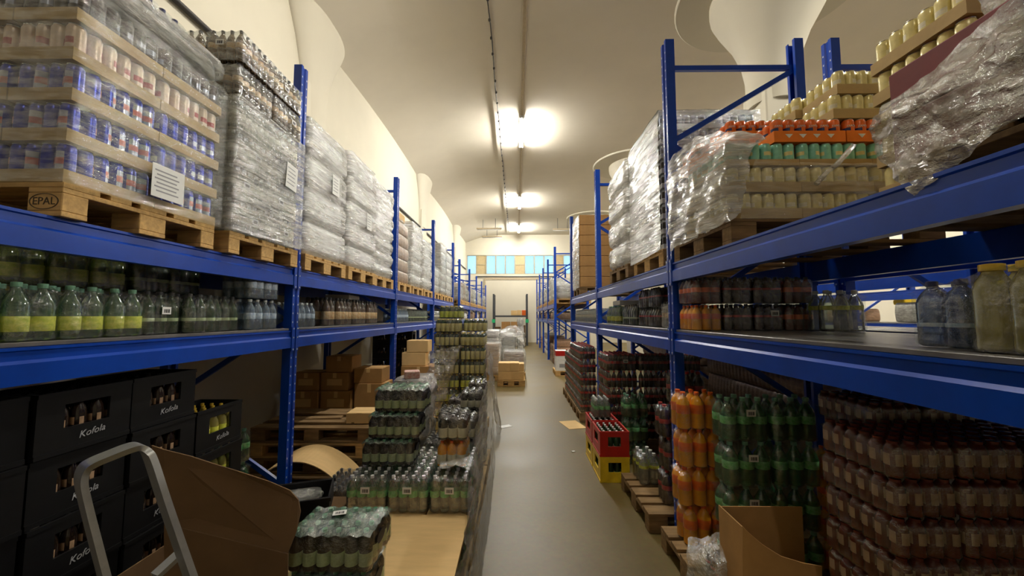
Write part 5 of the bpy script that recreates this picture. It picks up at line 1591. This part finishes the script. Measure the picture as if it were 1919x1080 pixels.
# second pallet with cola column, clear pack
pallet(1.02, 2.22, 3.14, 3.94, 0, 'bare slatted pallet on the floor past the first post', woodd)
for k in range(4):
    pack('cola6', 1.33 + (0, 0.015, -0.01, 0.10)[k], 3.36 + 0.02 * (k == 3), DECK + k * 0.2655, 'cola pack, %s of the four stacked just past the first post' % lay(k, 4), 'WSNT', 0, 'cola column', None, 0.06)
pack('clear6', 1.21, 3.78, DECK, 'clear water pack with lime band standing on the slatted pallet', 'WSET', PI / 2, None, None, 0.03)
pack('cola6', 1.62, 3.75, DECK, 'dark cola pack behind the clear water pack', 'WST', 0)
pack('cola6', 1.62, 3.75, DECK + 0.266, 'dark cola pack on top of the one behind the clear water', 'WST', 0)
for k in range(3):
    pack('green6', 1.36, 4.62, k * 0.259, 'green soda pack, %s of three behind the bottle crates' % lay(k, 3), 'WST', 0, 'green packs behind crates', None, 0.05)
for k in range(2):
    pack('cola6', 1.70, 4.40, k * 0.266, 'dark cola pack beside the green packs behind the crates, %s' % ('lower', 'upper')[k], 'WST', 0)
for i, (y, cols_) in enumerate(((4.25, ('yellow', 'red')), (4.68, ('yellow', 'red')))):
    for k in range(2):
        crate(cols_[k], 0.99, y, k * 0.252, PI / 2, '%s plastic bottle crate, %s, %s' % (cols_[k], ('on the floor', 'stacked on the yellow one')[k], ('front stack by the aisle', 'rear stack by the aisle')[i]), CBG, (0, 1, 2, 3), 0.25, False)
pack('water12', 0.99, 4.70, 0.505, 'clear bottle pack on the rear red crate', 'WST', PI / 2)
# wall of cola packs before the second post
pallet(1.12, 2.32, 4.96, 5.76, 0, 'pallet under the cola wall before the second post', woodd)
for k in range(5):
    for c, x in enumerate((1.325, 1.727, 2.129)):
        pack('cola24', x + 0.004 * (k % 2), 5.11, DECK + k * 0.209, 'cola pack in the cola wall, %s layer, %s from the aisle' % (lay(k, 5), NTH[c]), 'S' + ('W' if c == 0 else '') + ('T' if k == 4 else ''), 0, 'cola wall', ((0.05, -0.134, 0.12), 0) if c == 0 and k in (1, 4) else None, 0.008)
    pack('cola24', 1.325, 5.39, DECK + k * 0.209, 'cola pack in the cola wall, %s layer, rear row by the aisle' % lay(k, 5), 'W' + ('T' if k == 4 else ''), 0, 'cola wall')
# cola stacks past the second post
for p in range(3):
    pallet(1.0, 2.2, 6.28 + p * 0.77, 7.03 + p * 0.77, 0, 'pallet under the cola stacks past the second post, %s' % NTH[p], woodd)
for r in range(5):
    n = 5 if r < 3 else 4
    for k in range(n):
        pack('cola24', 1.14 - (0.0 if r < 4 else 0.0), 6.49 + r * 0.405, DECK + k * 0.209, 'cola pack past the second post, %s layer, %s stack' % (lay(k, n), NTH[r]), ('S' if r == 0 else '') + 'W' + ('T' if k == n - 1 else ''), PI / 2, 'cola stacks past the second post', None, 0.01)
mb = MB(); mb.box(-0.14, 0.14, -0.22, 0.22, 0, 0.004)
tag(O('cardboard_scrap', mb.mesh('cardboard_scrap', cardl), None, (0.86, 6.15, 0.001), (0, 0, 0.25)), 'flat pale cardboard scrap on the floor before the cola stacks', 'cardboard')
mb = MB(); mb.box(-0.09, 0.09, -0.06, 0.06, 0, 0.003)
tag(O('paper_scrap', mb.mesh('paper_scrap', white), None, (-0.17, 6.05, 0.001), (0, 0, 0.5)), 'white paper scrap on the floor beside the tall yellow stack', 'paper')
mb = MB(); mb.box(-0.02, 0.02, -0.015, 0.015, 0, 0.008)
tag(O('paper_crumb', mb.mesh('paper_crumb', white), None, (0.70, 4.95, 0.001), (0, 0, 0.4)), 'tiny white crumb of litter on the floor before the crates', 'litter')
for b_ in range(3):
    wrapped(2.62, 3.5, RP[b_] + 0.35, RP[b_ + 1] - 0.25, 0.001, [0.3] * 4, 'added dark filler goods darkening the rear rack floor, %s bay' % NTH[b_], wrapb, None, film_on=False, flute=0.01)  # added bulk that keeps the gaps behind the front packs black
# red and white boxes
pallet(1.08, 1.95, 11.0, 11.8, 0, 'pallet under the red and white boxes', wood)
for c, x in enumerate((1.10, 1.54)):
    carton(x, x + 0.42, 11.02, 11.4, DECK, DECK + 0.30, 'white printed box under the red ones, %s from the aisle' % NTH[c], white, None, 0, False, greyink if c == 0 else None)
    t = carton(x, x + 0.42, 11.02, 11.4, DECK + 0.302, DECK + 0.56, 'red and white box on the white ones, %s from the aisle' % NTH[c], white, None, 0, False)
    mb = MB(); mb.box(-0.212, 0.212, -0.1935, -0.191, 0.11, 0.254); mb.box(-0.213, -0.2112, -0.19, 0.19, 0.11, 0.254); O('red_panel', mb.mesh('red_panel', redp), t)
for b_ in range(3):
    for j in range(2):
        y0 = RP2[b_] + 0.3 + j * 1.25
        wrapped(1.25, 1.95, y0, y0 + 1.05, 0.001, [0.22] * (4 - j), 'wrapped goods on the floor under the far rack, %s bay, %s part' % (NTH[b_], ('near', 'far')[j]), [wrapt, wrapb, wrapw][(b_ + j) % 3], None, film_on=False, flute=0.012)
        y0 = LP2[b_] + 0.3 + j * 1.25
        wrapped(-2.6, -1.95, y0, y0 + 1.05, 0.001, [0.22] * (4 + j), 'wrapped goods on the floor, far wall-side rack, %s bay, %s part' % (NTH[b_], ('near', 'far')[j]), [wrapt, wrapb, wrapw][(b_ + 2 * j) % 3], None, film_on=False, flute=0.012)
# rack before the end wall
er = T('end_rack', 'dark low rack standing before the big door at the aisle end', 'rack', (-0.34, 22.4, 0))
for x in (-0.98, 0.94):
    mb = MB(); mb.box(x - 0.05, x + 0.05, -0.05, 0.05, 0, 2.95); mb.box(x - 0.05, x + 0.05, 0.95, 1.05, 0, 2.95)
    for z in (0.4, 1.2, 2.0, 2.8):
        mb.box(x - 0.02, x + 0.02, 0.05, 0.95, z - 0.03, z + 0.03)
    O('upright_pair', mb.mesh('upright_pair', rackdark), er)
for z in (0.55, 1.72):
    mb = MB(); mb.box(-0.93, 0.89, -0.04, 0.0, z - 0.1, z); mb.box(-0.93, 0.89, 1.0, 1.04, z - 0.1, z); mb.box(-0.93, 0.89, 0.0, 1.0, z - 0.02, z)
    O('shelf', mb.mesh('shelf', rackdark), er)
for i, (x, lx, h, m, nm) in enumerate(((-0.15, 0.34, 0.28, cardl, 'pale box'), (0.16, 0.26, 0.3, cardl, 'yellowish box'), (0.42, 0.22, 0.3, orlab, 'orange box'))):
    carton(x - lx / 2, x + lx / 2, 22.5, 22.9, 1.722, 1.722 + h, nm + ' on the top board of the dark low rack', m, None, 0, False)
for i, (x, lx, z, h, m, nm) in enumerate(((-1.1, 0.34, .552, .5, cardd, 'dark carton at the wall side'), (-0.62, 0.5, .552, .8, card, 'big tan carton'), (-0.1, 0.46, .552, .8, card, 'second big tan carton'), (0.34, 0.34, .552, .6, cardd, 'dark carton at the other end'))):
    carton(x - lx / 2, x + lx / 2, 22.5, 23.0, z, z + h, nm + ' on the middle board of the dark low rack', m, None, 0, False)
for i, x in enumerate((-1.32, 0.60)):
    mb = MB(); mb.box(-0.09, 0.09, -0.01, 0.009, 0, 0.2); o = O('green_sign', mb.mesh('green_sign', greenbox), None, (x, 22.34, 1.3))
    tag(o, 'small green sign fixed on the dark low rack, %s' % ('wall side', 'other side')[i], 'sign')
for i, (x0, x1) in enumerate(((-1.3, -0.36), (-0.3, 0.5))):
    wrapped(x0, x1, 21.3, 22.2, 0.001, [0.25] * 3, 'wrapped goods on the floor before the dark low rack, %s' % ('wall side', 'other side')[i], [wrapt, wrapg][i], None, film_on=False)

# report labels used twice without a shared group
for lb, names in USED.items():
    n = len(lb.split())
    if n > 16 or n < 4:
        print('LABEL LENGTH', n, lb)
    if len(names) > 1:
        print('LABEL SHARED', len(names), lb)
